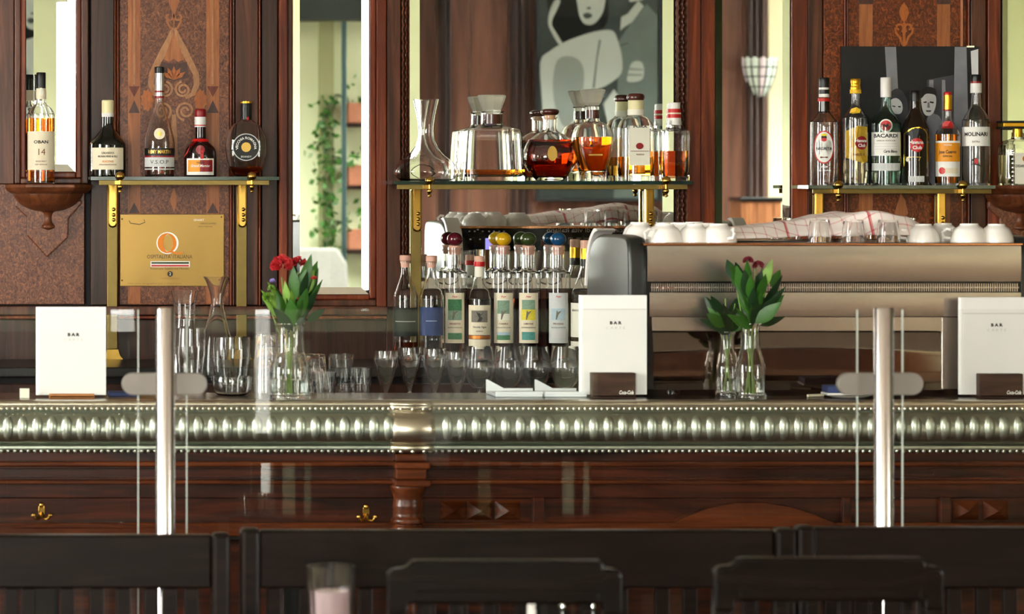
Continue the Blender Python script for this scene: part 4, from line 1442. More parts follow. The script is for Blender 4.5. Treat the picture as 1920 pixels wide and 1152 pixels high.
b = Bottle('aged_rum_bottle', 'dark brown rum bottle with black arched label and red roundel', 1716, 347, YR, ZR,
           [(24, 347, 1), (25, 344), (25, 252), (24, 238), (17, 222), (10, 208), (9, 196), (8.5, 180, 1)], 'glass_brown', group=GR,
           caps=[('cap', 'cap_black', [(9, 190, 1), (9.2, 172, 1), (8, 170)])])
b.shape('gold_foil', 25, 275, [(-24, -37), (26, -37), (26, 24), (20, 32), (8, 37), (-6, 35), (-14, 30), (-24, 24)], 'label_border')
b.shape('black_label', 25, 275, [(-22.5, -35.5), (24, -35.5), (24, 23), (18, 30), (8, 35), (-6, 33), (-13, 28), (-22.5, 23)], 'label', eps=.0015)
b.shape('red', 25, 272, circ(13), 'print_roundel', eps=.002, da=.12)
b.text('Havana', 25, 267, 9, 'white_label', eps=.0026, da=.08, bold=.03)
b.text('Club', 25, 277, 9, 'white_label', eps=.0026, da=.15, bold=.03)
b.text('7', 25, 298, 10, 'gold_print', eps=.002, da=.3)
b.label('gold_print', 25, 294, 295, .6, 'print_line', da=-.3, eps=.002)
b.shape('cream_label', 25, 299, circ(4), 'print_dot', eps=.002, da=-.55)
b.label('grey_label', 25, 330, 341, .6, 'label_band', da=.1)

b = Bottle('tequila_bottle', 'amber tequila bottle with yellow label and gold red-topped cap', 1777, 347, YR, ZR,
           [(22, 347, 1), (23, 344), (23, 262), (22, 250), (15, 236), (9, 226), (8, 214), (8, 200, 1)], liq='liquor_yellow', level=252, group=GR,
           caps=[('cap', 'gold_foil', [(8, 208, 1), (8, 178, 1)]), ('cap_top', 'red', [(7.6, 178, 1), (7.2, 173), (5, 172)]), ('neck_band', 'red_deep', [(8.4, 208, 1), (8.4, 205, 1)])])
b.shape('red', 15, 236, [(-12, -5), (12, -5), (10, 5), (5, 9), (-5, 9), (-10, 5)], 'shoulder_label', eps=.0016)
b.label('white_label', 23, 264, 309, 1.2)
b.label('orange_label', 23, 268, 303, 1.2, eps=.0011)
b.text('Jose Cuervo', 23, 285, 9, 'ink', width=34, bold=.02, eps=.0017)
b.text('ESPECIAL', 23, 293, 4.5, 'ink', eps=.0017)
b.text('TEQUILA', 23, 272, 3.6, 'white_label', eps=.0017)
b.label('white_label', 23, 309, 331, 1.2)
b.shape('red', 23, 320, circ(6.5), 'seal', da=-.45, eps=.0014)
b.label('cream_label', 23, 315, 325, .55, 'label_band', da=.3, eps=.0012)

b = Bottle('sambuca_bottle', 'clear sambuca bottle with white label and red-banded cap', 1830, 347, YR, ZR,
           [(24, 347, 1), (25.5, 344), (25.5, 236), (24, 224), (17, 210), (10, 200), (9, 190), (8.5, 170, 1)], liq='water', level=330, group=GR,
           caps=[('cap', 'cap_black', [(9.5, 153, 1), (9.5, 141, 1), (8.5, 139.5)]), ('neck_band', 'red_deep', [(9.8, 156, 1), (9.8, 152, 1)]), ('neck_label', 'cap_white', [(10.2, 174, 1), (10, 156, 1)])])
b.label('white_label', 25.5, 238, 274, 1.3)
b.text('MOLINARI', 25.5, 252, 10, 'ink', width=46, bold=.03)
b.text('EXTRA', 25.5, 266, 4.5, 'brown_print')
b.shape('red', 25.5, 302, [(-3, -5), (2, -6), (4, 0), (1, 6), (-3, 3)], 'print_flower')
for q in ((-8, 4, 2, 8), (-2, -4, 10, -8), (0, 8, 2, 16), (-10, -6, -2, -3)):
    b.shape('ink', 25.5, 304, [(q[0], q[1] - 1), (q[2], q[3] - 1), (q[2], q[3] + 1), (q[0], q[1] + 1)], 'print_stroke')
b.text('7', 25.5, 326, 10, 'ink', shear=.3)

b = Bottle('square_liqueur_bottle', 'clear square bottle with black flat stopper on the far corbel', 1908, 347, 9.80, wz(348, 9.8) + .0003,
           [(31, 347, 1), (32, 344), (32, 280), (30, 270), (24, 264), (12, 260), (10, 256), (10, 248, 1)], sy=.8, n=6, liq='liquor_pale', level=290, seg=40, k=3,
           caps=[('stopper', 'gold_foil', [(9, 256, 1), (9, 240, 1)])])
MB().box(b.cx - 34 / b.sc, b.cx + 34 / b.sc, b.cy - .03, b.cy + .03, b.z(241), b.z(237)).build('stopper_plate', 'cap_black', b.t, bevel=.001)
MB().box(b.cx - 32 / b.sc, b.cx + 32 / b.sc, b.cy - .028, b.cy + .028, b.z(237), b.z(230)).build('stopper_band', 'gold_foil', b.t, bevel=.001)
MB().box(b.cx - 34 / b.sc, b.cx + 34 / b.sc, b.cy - .03, b.cy + .03, b.z(230), b.z(226)).build('stopper_top', 'cap_black', b.t, bevel=.001)
b.flat('cream_pale', -14, 22, 286, 344, 26.2)
b.ftext('DISARONNO', 4, 311, 7, 'ink', 27, width=34)
disc('print_crest', 'orange_brown', b.t, b.cx + 6 / b.sc, b.cy - 27 / b.sc, b.z(297), 6 / b.sc)
for q in range(10):
    MB().ell((b.cx - 18 / b.sc, b.cy - 27 / b.sc, b.z(282 + q * 8)), .004, .004, .006, 8, 6).build('chain_bead', 'chrome', b.t, smooth=True)

# --- back counter bottles
GB = 'bottles standing on the back counter'
YB1 = 9.80
base = HY + (CZ - ZB) * S(YB1)       # pixel row of the counter at that depth


def cork_bottle(label, c, lab, ltop, lbot, dy, liqm, level):
    b = Bottle('cork_bottle', label, c, base, YB1, ZB + .0003,
               [(22, base, 1), (23, base - 4), (23, 566 + dy), (21.5, 552 + dy), (15, 534 + dy), (9.5, 516 + dy), (8, 500 + dy), (8, 494 + dy, 1), (10, 494 + dy, 1), (10, 490 + dy, 1)], liq=liqm, level=level, group=GB,
               caps=[('cork', 'cork_pink', [(8, 502 + dy, 1), (8.8, 490 + dy, 1), (10.5, 489 + dy, 1), (10.5, 480 + dy, 1), (9, 479 + dy)])])
    b.label(lab, 23, ltop, lbot, 1.25)
    return b


b = cork_bottle('clear corked bottle with dark green-black label', 760, 'green_black_label', 577, 630, 0, 'liquor_amber', 641)
b.label('grey_label', 23, 602, 603, .9, 'print_line', eps=.001)
b = cork_bottle('clear corked bottle with plain navy blue label', 809, 'blue_label', 576, 629, 1, 'water', 638)
b.label('print_pale_blue', 23, 601, 602, .45, 'print_line', eps=.001)


def ball_bottle(label, c, ball, pics, lab='cream_label', words=('ERNESTO', 'GRAPPA DI VINACCIA')):
    Y = 9.838
    base = HY + (CZ - ZB) * S(Y)
    b = Bottle('ball_stopper_bottle', label, c, base, Y, ZB + .0003,
               [(21.5, base, 1), (22.5, base - 4), (22.5, 524), (21, 513), (16, 508), (12.5, 504), (12, 496), (12, 470, 1), (13, 469, 1), (13, 464, 1)], liq='liquor_dark_amber', level=560, group=GB, t=.0026,
               caps=[('cork', 'cork_pink', [(10, 478, 1), (11.5, 464, 1), (12, 461, 1)])])
    MB().ell((b.cx, b.cy, b.z(449)), 14.5 / b.sc, 14.5 / b.sc, 13 / b.sc, 24, 16).build('ball_stopper', ball, b.t, smooth=True)
    b.label(lab, 22.5, 549, 643, .86)
    b.text(words[0], 22.5, 607, 5, 'red_deep' if ball == 'ball_wine' else 'brown_print', eps=.0012)
    b.text('Pojer', 22.5, 556, 4.5, 'red', shear=.3)
    b.text(words[1], 22.5, 614, 3, 'ink', width=28)
    for q, (m, y0, y1, h) in enumerate(pics):
        b.label(m, 22.5, y0, y1, h, 'print_picture', eps=.0009 + .0003 * q)
    b.shape('print_grey', 22.5, 590, [(-5, -9), (-3, -9), (-1, 2), (6, 8), (-1, 5), (-3, 9), (-4, 2)], 'print_trunk', eps=.0022)
    return b


ball_bottle('bottle with wine-red ball stopper', 853, 'ball_wine', [('print_sage', 561, 600, .58), ('print_green', 561, 582, .58), ('print_green', 624, 636, .58)])
ball_bottle('bottle with yellow ball stopper and grey-green tree label', 944, 'ball_yellow', [('cream_pale', 561, 600, .58), ('print_sage', 563, 588, .5), ('print_green', 628, 637, .55), ('print_pale_blue', 622, 628, .55)], words=('CHIARA', 'ACQUAVITE D\'UVA'))
ball_bottle('bottle with olive green ball stopper and yellow tree label', 991, 'ball_green', [('print_yellow', 578, 600, .6), ('print_sage', 562, 580, .55), ('print_teal', 622, 637, .55)], words=('LIMONE', 'LIQUORE NATURALE'))
ball_bottle('bottle with blue ball stopper and pale blue label', 1047, 'ball_blue', [('print_pale_blue', 561, 600, .58), ('grey_label', 561, 578, .58), ('paper_edge', 620, 634, .58)], 'grey_label', ('PRUGNA', 'ACQUAVITE'))

Y = 9.82
base = HY + (CZ - ZB) * S(Y)
b = Bottle('oil_bottle', 'short corked bottle with red neck ring and cream vine label', 899, base, Y, ZB + .0003,
           [(21, base, 1), (22, base - 4), (22, 572), (20.5, 556), (14, 538), (9.5, 520), (8.5, 504), (9, 494, 1)], liq='liquor_amber', level=640, group=GB,
           caps=[('cork', 'cork_pink', [(9.5, 492, 1), (9.8, 482, 1), (9, 480.5)]), ('neck_ring', 'red', [(10.2, 500, 1), (10.4, 495), (10.2, 491, 1)]), ('neck_label', 'cream_pale', [(9.4, 520, 1), (9, 500, 1)])])
b.label('cream_label', 22, 572, 628, 1.1)
b.label('orange_brown', 22, 629, 635, 1.1, 'label_band')
b.label('cream_label', 22, 636, 654, 1.1)
b.label('print_grey', 22, 582, 604, .72, 'print_picture', eps=.001)
b.shape('ink', 22, 594, [(-4, -9), (3, -8), (6, -2), (0, 3), (8, 8), (-2, 7), (-6, 10), (-3, 2), (1, -3)], 'print_vine', eps=.0016)
b.text('Vecchia Vigna', 22, 613, 5, 'ink', width=26, shear=.2)
b.text('RISERVA', 22, 621, 3.5, 'brown_print')
Y = 9.82
b = Bottle('white_wine_bottle', 'bottle with gold foil neck, partly hidden by the menu card', 1098, base, Y, ZB + .0003,
           [(27, base, 1), (28, base - 4), (28, 566), (26, 548), (18, 528), (11, 508), (9, 492), (9, 482, 1)], liq='liquor_pale', level=545, group=GB,
           caps=[('foil', 'gold_foil', [(9.6, 486, 1), (9.6, 466, 1)]), ('foil_band', 'cap_black', [(9.6, 500, 1), (9.7, 486, 1)]), ('cork', 'cork_pink', [(9.5, 466, 1), (9.8, 453, 1), (9, 451)])])
b.label('cream_pale', 28, 568, 632, 1.3)
b.label('cream_pale', 28, 640, 652, 1.3, 'label_band')
b.text('BIANCO', 28, 582, 5, 'ink', da=-.7)

# ================================================================== FRONT COUNTER
YC = 8.0
ZC0 = 1.10
LX0, LX1 = -1.0, 5.0


def cz(py): return wz(py, YC)
def cxp(px): return wx(px, YC)


ctr = thing('bar_counter', 'long dark wooden bar counter with a moulded zinc edge', 'counter', (cxp(900), 8.3, 0))
xs = wx(1196, 8.3)
MB().box(LX0, xs, 8.0, 8.3, ZC0 - .03, ZC0).build('worktop', 'counter_top', ctr)
MB().box(xs, LX1, 8.0, 8.95, ZC0 - .03, ZC0).build('worktop', 'counter_top', ctr)
MB().box(LX0, xs - .002, 8.302, 8.86, .965, 1.0).build('lower_worktop', 'counter_dark', ctr)
MB().box(LX0, LX1, 8.08, 8.8, 0.1, .96).build('carcass', 'black_matt', ctr)
MB().box(LX0, xs - .002, 8.28, 8.30, .96, ZC0 - .03).build('upstand', 'counter_dark', ctr)
MB().box(xs, LX1, 8.06, 8.85, .955, ZC0 - .031).build('machine_bay', 'counter_dark', ctr)

prof = [(8.02, 1.1012)] + cr([(7.998, 1.1012), (7.988, 1.099), (7.984, 1.093), (7.986, 1.087), (7.984, 1.082, 1), (7.996, 1.079, 1), (7.998, 1.072, 1), (7.978, 1.071), (7.958, 1.058), (7.948, 1.036), (7.952, 1.014), (7.97, .999), (7.992, .995, 1), (7.990, .993, 1), (7.978, .991), (7.978, .980), (7.986, .977, 1), (7.996, .9755, 1), (8.012, .973, 1)], 4) + [(8.03, .972)]
PL, PR = cxp(735), cxp(805)
for a, b_ in ((LX0, PL + .004), (PR - .004, LX1)):
    MB().sweep_x(prof, a, b_).build('zinc_edge', 'zinc', ctr, smooth=True, angle=50)
    MB().sweep_x([(8.02, 1.1016)] + [(y - .0007, z + .0004) for y, z in cr([(7.998, 1.1012), (7.988, 1.099), (7.984, 1.093), (7.985, 1.085)], 4)], a, b_).build('zinc_nosing', 'zinc_warm', ctr, smooth=True, angle=60)
# pilaster head in zinc: rounded
pcx, pcy = (PL + PR) / 2, 8.03
L = MB().lathe(pcx, pcy, [((8.03 - y) + .034, z) for y, z in prof], 48, sx=1.0, sy=.82)
L.v = [(min(max(x, PL - .008), PR + .008), min(y, 8.03), z) for x, y, z in L.v]
L.build('zinc_pilaster_head', 'zinc_warm', ctr, smooth=True, angle=50)
boss = MB().ell((0, 0, 0), .0158, .013, .031, 16, 10)
proto = None
x = cxp(-95)
while x < cxp(1990):
    if not (PL - .012 < x < PR + .012):
        if proto is None:
            bb = MB().add([(a + x, b_ + 7.9555, c_ + 1.036) for a, b_, c_ in boss.v], boss.f).build('boss', 'zinc', ctr, smooth=True)
            proto, px0 = bb, x
        else:
            o = proto.copy()
            COL.objects.link(o)
            o.location = (x - px0, 0, 0)
    x += 27.3 / 760
for nm, zz, yy, rr, st_ in (('bead_row', 1.0815, 7.983, .0048, 10.5), ('bead_row', .9775, 7.981, .0052, 12.5)):
    mb = MB()
    x = cxp(-60)
    while x < cxp(1960):
        if not (PL < x < PR):
            mb.ell((x, yy, zz), rr * .95, rr, rr, 8, 5)
        x += st_ / 760
    mb.build(nm, 'zinc_warm' if zz > 1.05 else 'zinc', ctr, smooth=True, kind='stuff')
    for k in range(9):
        a = math.pi + math.pi * (k + .5) / 9
        r = .034 + 8.03 - yy
        MB().ell((pcx + min(max(r * math.cos(a), -.045), .045), pcy + r * .82 * math.sin(a), zz), rr, rr, rr, 8, 5).build('bead', 'zinc_warm', ctr, smooth=True)

for nm, p0, p1, Yf, m, bv in (('frieze', 850, 866, 8.03, 'wood_bar', 0), ('moulding', 866, 876, 8.003, 'wood_bar_lit', .005), ('moulding', 876, 881, 8.02, 'wood_bar', .002), ('frieze', 881, 898, 8.045, 'wood_bar', 0), ('moulding', 898, 902, 8.028, 'wood_bar', .001), ('moulding', 902, 910, 8.012, 'wood_bar_lit', .004), ('rail', 910, 938, 8.05, 'wood_bar', .002), ('panel', 940, 984, 8.066, 'wood_bar', 0), ('rail', 984, 1010, 8.04, 'wood_bar_lit', .005)):
    MB().box(LX0, LX1, Yf, 8.08, cz(p1), cz(p0)).build(nm, m, ctr, bevel=bv)
for a in [-.9 + .62 * k for k in range(9)]:
    MB().box(a, a + .56, 8.055, 8.08, .2, cz(1018)).build('panel', 'wood_bar', ctr, bevel=.01)
MB().box(LX0, LX1, 8.03, 8.08, 0, .16).build('kick_board', 'wood_dark', ctr)
# pilaster below the zinc head
for p0, p1, hw, Yf in ((851, 866, 30, 7.99), (866, 878, 33, 7.965), (878, 899, 29, 7.99), (899, 911, 34, 7.965)):
    MB().box(cxp(770 - hw), cxp(770 + hw), Yf, 8.07, cz(p1), cz(p0)).build('pilaster_block', 'wood_bar_lit', ctr, bevel=.004)
MB().lathe(cxp(768), 8.03, [(r / 760, cz(py)) for r, py in [(0, 911)] + cr([(33, 911, 1), (34, 916), (30, 926), (27, 938), (29, 950), (28, 968), (32, 976), (32, 982, 1), (27, 985), (30, 992), (30, 1006, 1), (26, 1010), (22, 1080), (28, 1300)]) + [(0, 1300)]], 32).build('turned_column', 'wood_bar_lit', ctr, smooth=True)
MB().box(cxp(738), cxp(798), 7.99, 8.07, 0, cz(1300)).build('column_plinth', 'wood_bar', ctr, bevel=.006)
for px in (857, 907, 960, 1826, 1882):
    x, z, y = cxp(px), cz(962), 8.062
    w, h = 24 / 760, 18 / 760
    MB().add([(x - w, y, z - h), (x + w, y, z - h), (x + w, y, z + h), (x - w, y, z + h), (x, y - .026, z)], [(0, 1, 4), (1, 2, 4), (2, 3, 4), (3, 0, 4)]).build('diamond_block', 'wood_bar_lit', ctr)
for p0, p1 in ((1006, 1028), (1590, 1606), (1775, 1795)):
    MB().box(cxp(p0), cxp(p1), 8.046, 8.08, cz(986), cz(936)).build('stile', 'wood_bar', ctr, bevel=.003)
for pts, nm in (([(1262, 990), (1290, 974), (1335, 957), (1385, 947), (1440, 946), (1490, 954), (1530, 967), (1572, 984), (1572, 992), (1262, 992)], 'arch_board'), ([(20, 990), (80, 986), (150, 984), (230, 986), (300, 990), (300, 994), (20, 994)], 'arch_board')):
    MB().prism([(cxp(a), cz(b_)) for a, b_ in pts], 8.034, 8.07).build(nm, 'wood_bar_lit', ctr, bevel=.004)


# ---- brass coat hooks on the counter front
def hook(label, px, py):
    x, z, y = cxp(px), cz(py), 8.05
    t = thing('coat_hook', label, 'hook', (x, y, z), 'brass hooks on the counter front')
    MB().prism([(x + u, z + v) for u, v in circ(.0085, 16, .019)], y - .004, y).build('back_plate', 'brass', t, bevel=.001)
    MB().ell((x, y - .008, z + .015), .007, .007, .007, 12, 8).build('knob', 'brass', t, smooth=True)
    for s in (-1, 1):
        MB().tube([(x, y - .004, z - .006), (x + s * .006, y - .014, z - .017), (x + s * .014, y - .022, z - .018), (x + s * .019, y - .024, z - .012)], [.005, .0045, .004, .004], 8).build('prong', 'brass', t, smooth=True)
        MB().ell((x + s * .0205, y - .024, z - .009), .0058, .0058, .0058, 10, 8).build('prong_tip', 'brass', t, smooth=True)


hook('brass double coat hook below the menu in the light wood holder', 79, 962)
hook('brass double coat hook beside the counter pilaster', 691, 965)

# ================================================================== COFFEE MACHINE
MY = 8.2


def mz(py): return wz(py, MY)
def mx(px): return wx(px, MY)


X0, X1 = mx(1216), mx(1915)
cm = thing('espresso_machine', 'wide brushed steel espresso machine with its back to the room', 'coffee machine', ((X0 + X1) / 2, 8.45, ZC0))
MB().box(X0 + .012, X1 - .012, MY + .03, 8.70, 1.135, mz(457)).build('body', 'steel', cm)
tl = mx(1228)


def bowed(name, p0, p1, q0, q1, bow, twist=0.0):
    def fn(u, v):
        return (mx(p0) + (mx(p1) - mx(p0)) * u, MY + bow * (2 * v - 1.1) ** 2 + twist * math.sin(u * 7) * (1 - v) * v, mz(q1) + (mz(q0) - mz(q1)) * v)
    g = MB().grid(fn, 30, 12)
    g.box(mx(p0) + .001, mx(p1) - .001, MY + .006, MY + .03, mz(q1) + .0008, mz(q0) - .0008)
    return g.build(name, 'steel', cm, smooth=True, angle=30)


bowed('upper_back_panel', 1214, 1915, 461, 528, .0028, .0012)
MB().box(mx(1216), X1, MY + .012, MY + .03, mz(549), mz(528)).build('vent_recess', 'black_plastic', cm)
mb = MB()
x = mx(1222)
while x < X1 - .01:
    mb.box(x, x + .0028, MY + .004, MY + .012, mz(547), mz(532))
    x += .0056
mb.box(mx(1220), X1 - .004, MY + .006, MY + .012, mz(540.5), mz(538.5))
mb.build('vent_grille', 'steel', cm, kind='stuff')
for q0, q1 in ((1234, 1242), (1244, 1252), (1254, 1264)):
    MB().box(mx(q0), mx(q1), MY + .002, MY + .006, mz(542), mz(538)).build('badge_mark', 'chrome', cm)
bowed('middle_back_panel', 1218, 1915, 549, 594, .0016, .0012)


def curved(u, v):
    x = mx(1226) + (mx(1766) - mx(1226)) * u
    z = mz(732) + (mz(622) - mz(732)) * v
    y = 0.0
    n = 60
    for i in range(int(round(v * n))):
        w_ = (i + .5) / n
        k0 = .70 - .08 * (2 * u - 1) ** 2
        tl_ = 11 if w_ > k0 + .04 else (1 + 10 * (w_ - k0) / .04 if w_ > k0 else -4 + 5 * w_ / k0)
        y += math.tan(math.radians(tl_)) * (mz(622) - mz(732)) / n
    return (x, MY + .008 + y, z)


MB().box(mx(1220), mx(1768), MY + .004, MY + .03, mz(622), mz(594)).build('lower_trim_panel', 'steel', cm, bevel=.002)
MB().grid(curved, 24, 60).build('lower_back_panel', 'steel_polished', cm, smooth=True)
MB().box(mx(1766), X1, MY + .004, MY + .03, mz(732), mz(594)).build('side_back_panel', 'steel', cm, bevel=.003)
MB().box(mx(1206), X1 + .004, MY - .004, MY + .03, mz(461), mz(456)).build('top_lip', 'copper_lip', cm, bevel=.002)
MB().box(mx(1210), X1, MY + .03, 8.70, mz(461), mz(456)).build('cup_tray', 'steel', cm)
ztop = mz(456)
for s, xa, xb in ((0, 1.792, X0 + .004), (1, X1 + .001, X1 + .042)):
    poly = cr([(8.235, 1.115, 1), (8.225, 1.2), (8.225, 1.42, 1), (8.24, 1.485), (8.30, 1.502), (8.50, 1.503), (8.62, 1.496), (8.70, 1.46), (8.74, 1.38), (8.755, 1.25), (8.755, 1.115, 1)], 5)
    MB().prism_x(poly, xa, xb).build('side_panel', 'machine_side', cm, smooth=True, bevel=.008)
    poly2 = cr([(8.757, 1.36, 1), (8.744, 1.40), (8.715, 1.46), (8.66, 1.50), (8.60, 1.512, 1), (8.66, 1.514), (8.735, 1.47), (8.765, 1.40), (8.775, 1.36, 1)], 5)
    MB().prism_x(poly2, xa, xb).build('side_trim', 'cap_white', cm, smooth=True)
MB().add([(X0 - .006, MY + .004, 1.115), (X0 + .014, MY + .004, 1.115), (X0 + .004, MY + .004, 1.47), (X0 - .006, MY + .004, 1.47), (X0 - .006, MY + .03, 1.115), (X0 + .014, MY + .03, 1.115), (X0 + .004, MY + .03, 1.47), (X0 - .006, MY + .03, 1.47)],
         [(0, 1, 2, 3), (4, 7, 6, 5), (0, 3, 7, 4), (1, 5, 6, 2), (3, 2, 6, 7), (0, 4, 5, 1)]).build('corner_gap_shade', 'black_plastic', cm)
for a in (X0 + .08, X1 - .08):
    for b_ in (8.28, 8.62):
        MB().lathe(a, b_, [(0, ZC0), (.022, ZC0), (.018, 1.136), (0, 1.136)], 16).build('foot', 'black_plastic', cm, smooth=True)
# barista side, seen in the mirror
yF = 8.71
MB().box(X0, X1, 8.70, yF, 1.405, mz(457)).build('control_panel', 'black_plastic', cm)
MB().box(X0, X1, 8.70, 8.725, ztop - .004, ztop + .003).build('front_lip', 'copper_lip', cm)
MB().box(X0, X1, 8.70, 8.714, 1.401, 1.405).build('chrome_line', 'chrome', cm)


def fx(px): return (px - CX) / F * (19.8 - yF)
def fz(py): return CZ - (py - HY) / F * (19.8 - yF)


lettering('Cappuccino: stile di vita italiano', .022, 'cap_white', cm, (fx(1025) + fx(1213)) / 2, yF + .001, fz(432), width=fx(1213) - fx(1025), back=True)
MB().box(fx(910), fx(924), yF, yF + .003, fz(468), fz(447)).build('display', 'screen_blue', cm)
for px in (1069, 1085, 1100, 1115):
    MB().box(fx(px - 5), fx(px + 5), yF, yF + .006, fz(459), fz(446)).build('button', 'chrome', cm, bevel=.002)
for px in (966, 1016, 1150, 1190):
    MB().box(fx(px - 3), fx(px + 3), yF, yF + .006, fz(462), fz(450)).build('button', 'chrome', cm, bevel=.002)
for px, py in ((880, 434), (890, 434), (896, 431), (905, 434), (917, 434), (926, 434), (936, 434), (945, 434), (882, 449), (900, 449)):
    MB().box(fx(px - 1.5), fx(px + 1.5), yF, yF + .001, fz(py + 1), fz(py - 1)).build('indicator', 'cap_white', cm)
MB().ell((fx(884), yF + .008, fz(461)), .012, .012, .012, 14, 8).build('knob', 'black_plastic', cm, smooth=True)
for px in (900, 1030, 1160):
    MB().lathe(fx(px), 8.76, [(0, 1.29), (.034, 1.29), (.036, 1.33), (.03, 1.37), (.03, 1.41), (0, 1.41)], 20).build('group_head', 'chrome', cm, smooth=True)
    MB().tube([(fx(px), 8.79, 1.30), (fx(px), 8.9, 1.285)], [.012, .014], 10).build('portafilter_handle', 'black_plastic', cm, smooth=True)
MB().box(X0 + .01, X1 - .01, 8.70, 8.90, 1.12, 1.17).build('drip_tray', 'steel', cm)

# ---- cups, glasses and tea towel on top of the machine
ZTOP = ztop + .0005
GCU = 'white cups upside down on the coffee machine'
cup0 = None
cups = [(1246, 8.28, .047, 'nearest the machine corner'), (1284, 8.39, .049, 'second from the machine corner'), (1347, 8.27, .046, 'just before the towel hem'), (1302, 8.28, .042, 'third from the corner'),
        (1731, 8.29, .042, 'first one past the towel'), (1768, 8.41, .044, 'second one past the towel'), (1817, 8.28, .046, 'third one past the towel'), (1868, 8.275, .043, 'last one at the far end')]
cup_specs = []
for px, Y, r, w in cups:
    cup_specs.append((wx(px, Y), Y, r, 'white coffee cup upside down on the steel machine, ' + w))
for k, (xm, Y, r) in enumerate(((1.905, 8.62, .044), (1.985, 8.50, .046), (2.055, 8.63, .046), (1.885, 8.51, .042), (2.06, 8.52, .04), (1.975, 8.635, .04))):
    cup_specs.append((xm, Y, r, 'white coffee cup reflected in the mirror, ' + ('front row corner', 'back row middle', 'front row next to the towel', 'back row corner', 'back row next to the towel', 'front row middle')[k]))
for x, Y, r, lab in cup_specs:
    if cup0 is None:
        cup0 = thing('coffee_cup', lab, 'cup', (x, Y, ZTOP), GCU)
        R = .046
        out = cr([(R, 0), (R * .99, .008), (R * .92, .02), (R * .78, .033), (R * .56, .041), (R * .5, .044, 1), (R * .5, .047, 1)], 4)
        MB().lathe(x, Y, [(q[0], ZTOP + q[1]) for q in [(R - .003, .0015)] + out + [(R * .46, .047), (R * .44, .044), (0, .044)]], 28).build('bowl', 'porcelain', cup0, smooth=True, angle=50)
        pts = [(x - R * .8, Y - .03 + .0, ZTOP + .032), (x - R * 1.05, Y - .032, ZTOP + .034), (x - R * 1.28, Y - .033, ZTOP + .024), (x - R * 1.2, Y - .032, ZTOP + .012), (x - R * .93, Y - .02, ZTOP + .010)]
        MB().tube(pts, .0042, 8).build('handle', 'porcelain', cup0, smooth=True)
        cup0['r'] = R
    else:
        c = copy_tree(cup0, (x, Y, ZTOP))
        c['label'] = lab
        c.scale = (r / .046, r / .046, 1.0 + (r - .044) * 6)
        c.rotation_euler = (0, 0, random.uniform(-.9, 1.6))

tw = thing('tea_towel', 'white tea towel with red check lines draped over cups on the machine', 'towel', (mx(1500), 8.45, ZTOP))
keys = [(1296, .015), (1340, .034), (1420, .040), (1480, .050), (1540, .062), (1600, .070), (1650, .072), (1690, .064), (1712, .046), (1724, .02)]


def tw_h(px):
    for (a, h0), (b_, h1) in zip(keys, keys[1:]):
        if a <= px <= b_:
            return h0 + (h1 - h0) * (px - a) / (b_ - a)
    return .012


def towel(u, v):
    px = 1296 + (1724 - 1296) * u
    Y = 8.31 + .33 * v - .03 * math.sin(u * 9)
    x = wx(px, 8.35) + .012 * math.sin(v * 7 + 1) + .13 * v * (1 - u)
    env = min(1, v * 7 + .06) * min(1, (1 - v) * 6 + .1)
    h = tw_h(px) * (.2 + .8 * env) * (1 + .05 * math.sin(u * 17 + v * 5) + .04 * math.sin(u * 29 - v * 9))
    return (x, Y, ZTOP + max(.002, h))


tob = MB().grid(towel, 70, 24).build('cloth', 'towel', tw, smooth=True, angle=180)
md = tob.modifiers.new('thick', 'SOLIDIFY'); md.thickness = .003; md.offset = 1

gl0 = None
GG = 'small glasses upside down on the coffee machine'
for k, (px, Y, lab) in enumerate([(1537, 8.262, 'small upside-down glass in front of the towel, the one nearest the flowers'), (1600, 8.262, 'small upside-down glass in front of the towel, middle of the three'), (1665, 8.262, 'small upside-down glass in front of the towel, farthest from the flowers')] +
                              [(None, 2.30 + .066 * q, 'small upside-down glass reflected in the mirror, %s in its row from the cups' % ('first', 'second', 'third', 'fourth', 'fifth', 'last')[q]) for q in range(6)]):
    if px is None:
        x, Y = Y, 8.668
    else:
        x = wx(px, Y)
    if gl0 is None:
        gl0 = thing('small_glass', lab, 'glass', (x, Y, ZTOP), GG)
        out = [(.0285, ZTOP + .001), (.030, ZTOP + .0), (.0275, ZTOP + .03), (.0245, ZTOP + .056), (.0225, ZTOP + .058)]
        body = out + [(0, ZTOP + .058), (0, ZTOP + .051), (.022, ZTOP + .051), (.0255, ZTOP + .03), (.0285, ZTOP + .001)]
        MB().lathe(x, Y, body, 24).build('glass_body', 'glass', gl0, smooth=True, angle=40)
    else:
        c = copy_tree(gl0, (x, Y, ZTOP))
        c['label'] = lab

# ================================================================== GLASSWARE BEHIND THE COUNTER
ZW = 1.0005
YG = 8.52
sg = S(YG)
gbase = HY + (CZ - ZW) * sg


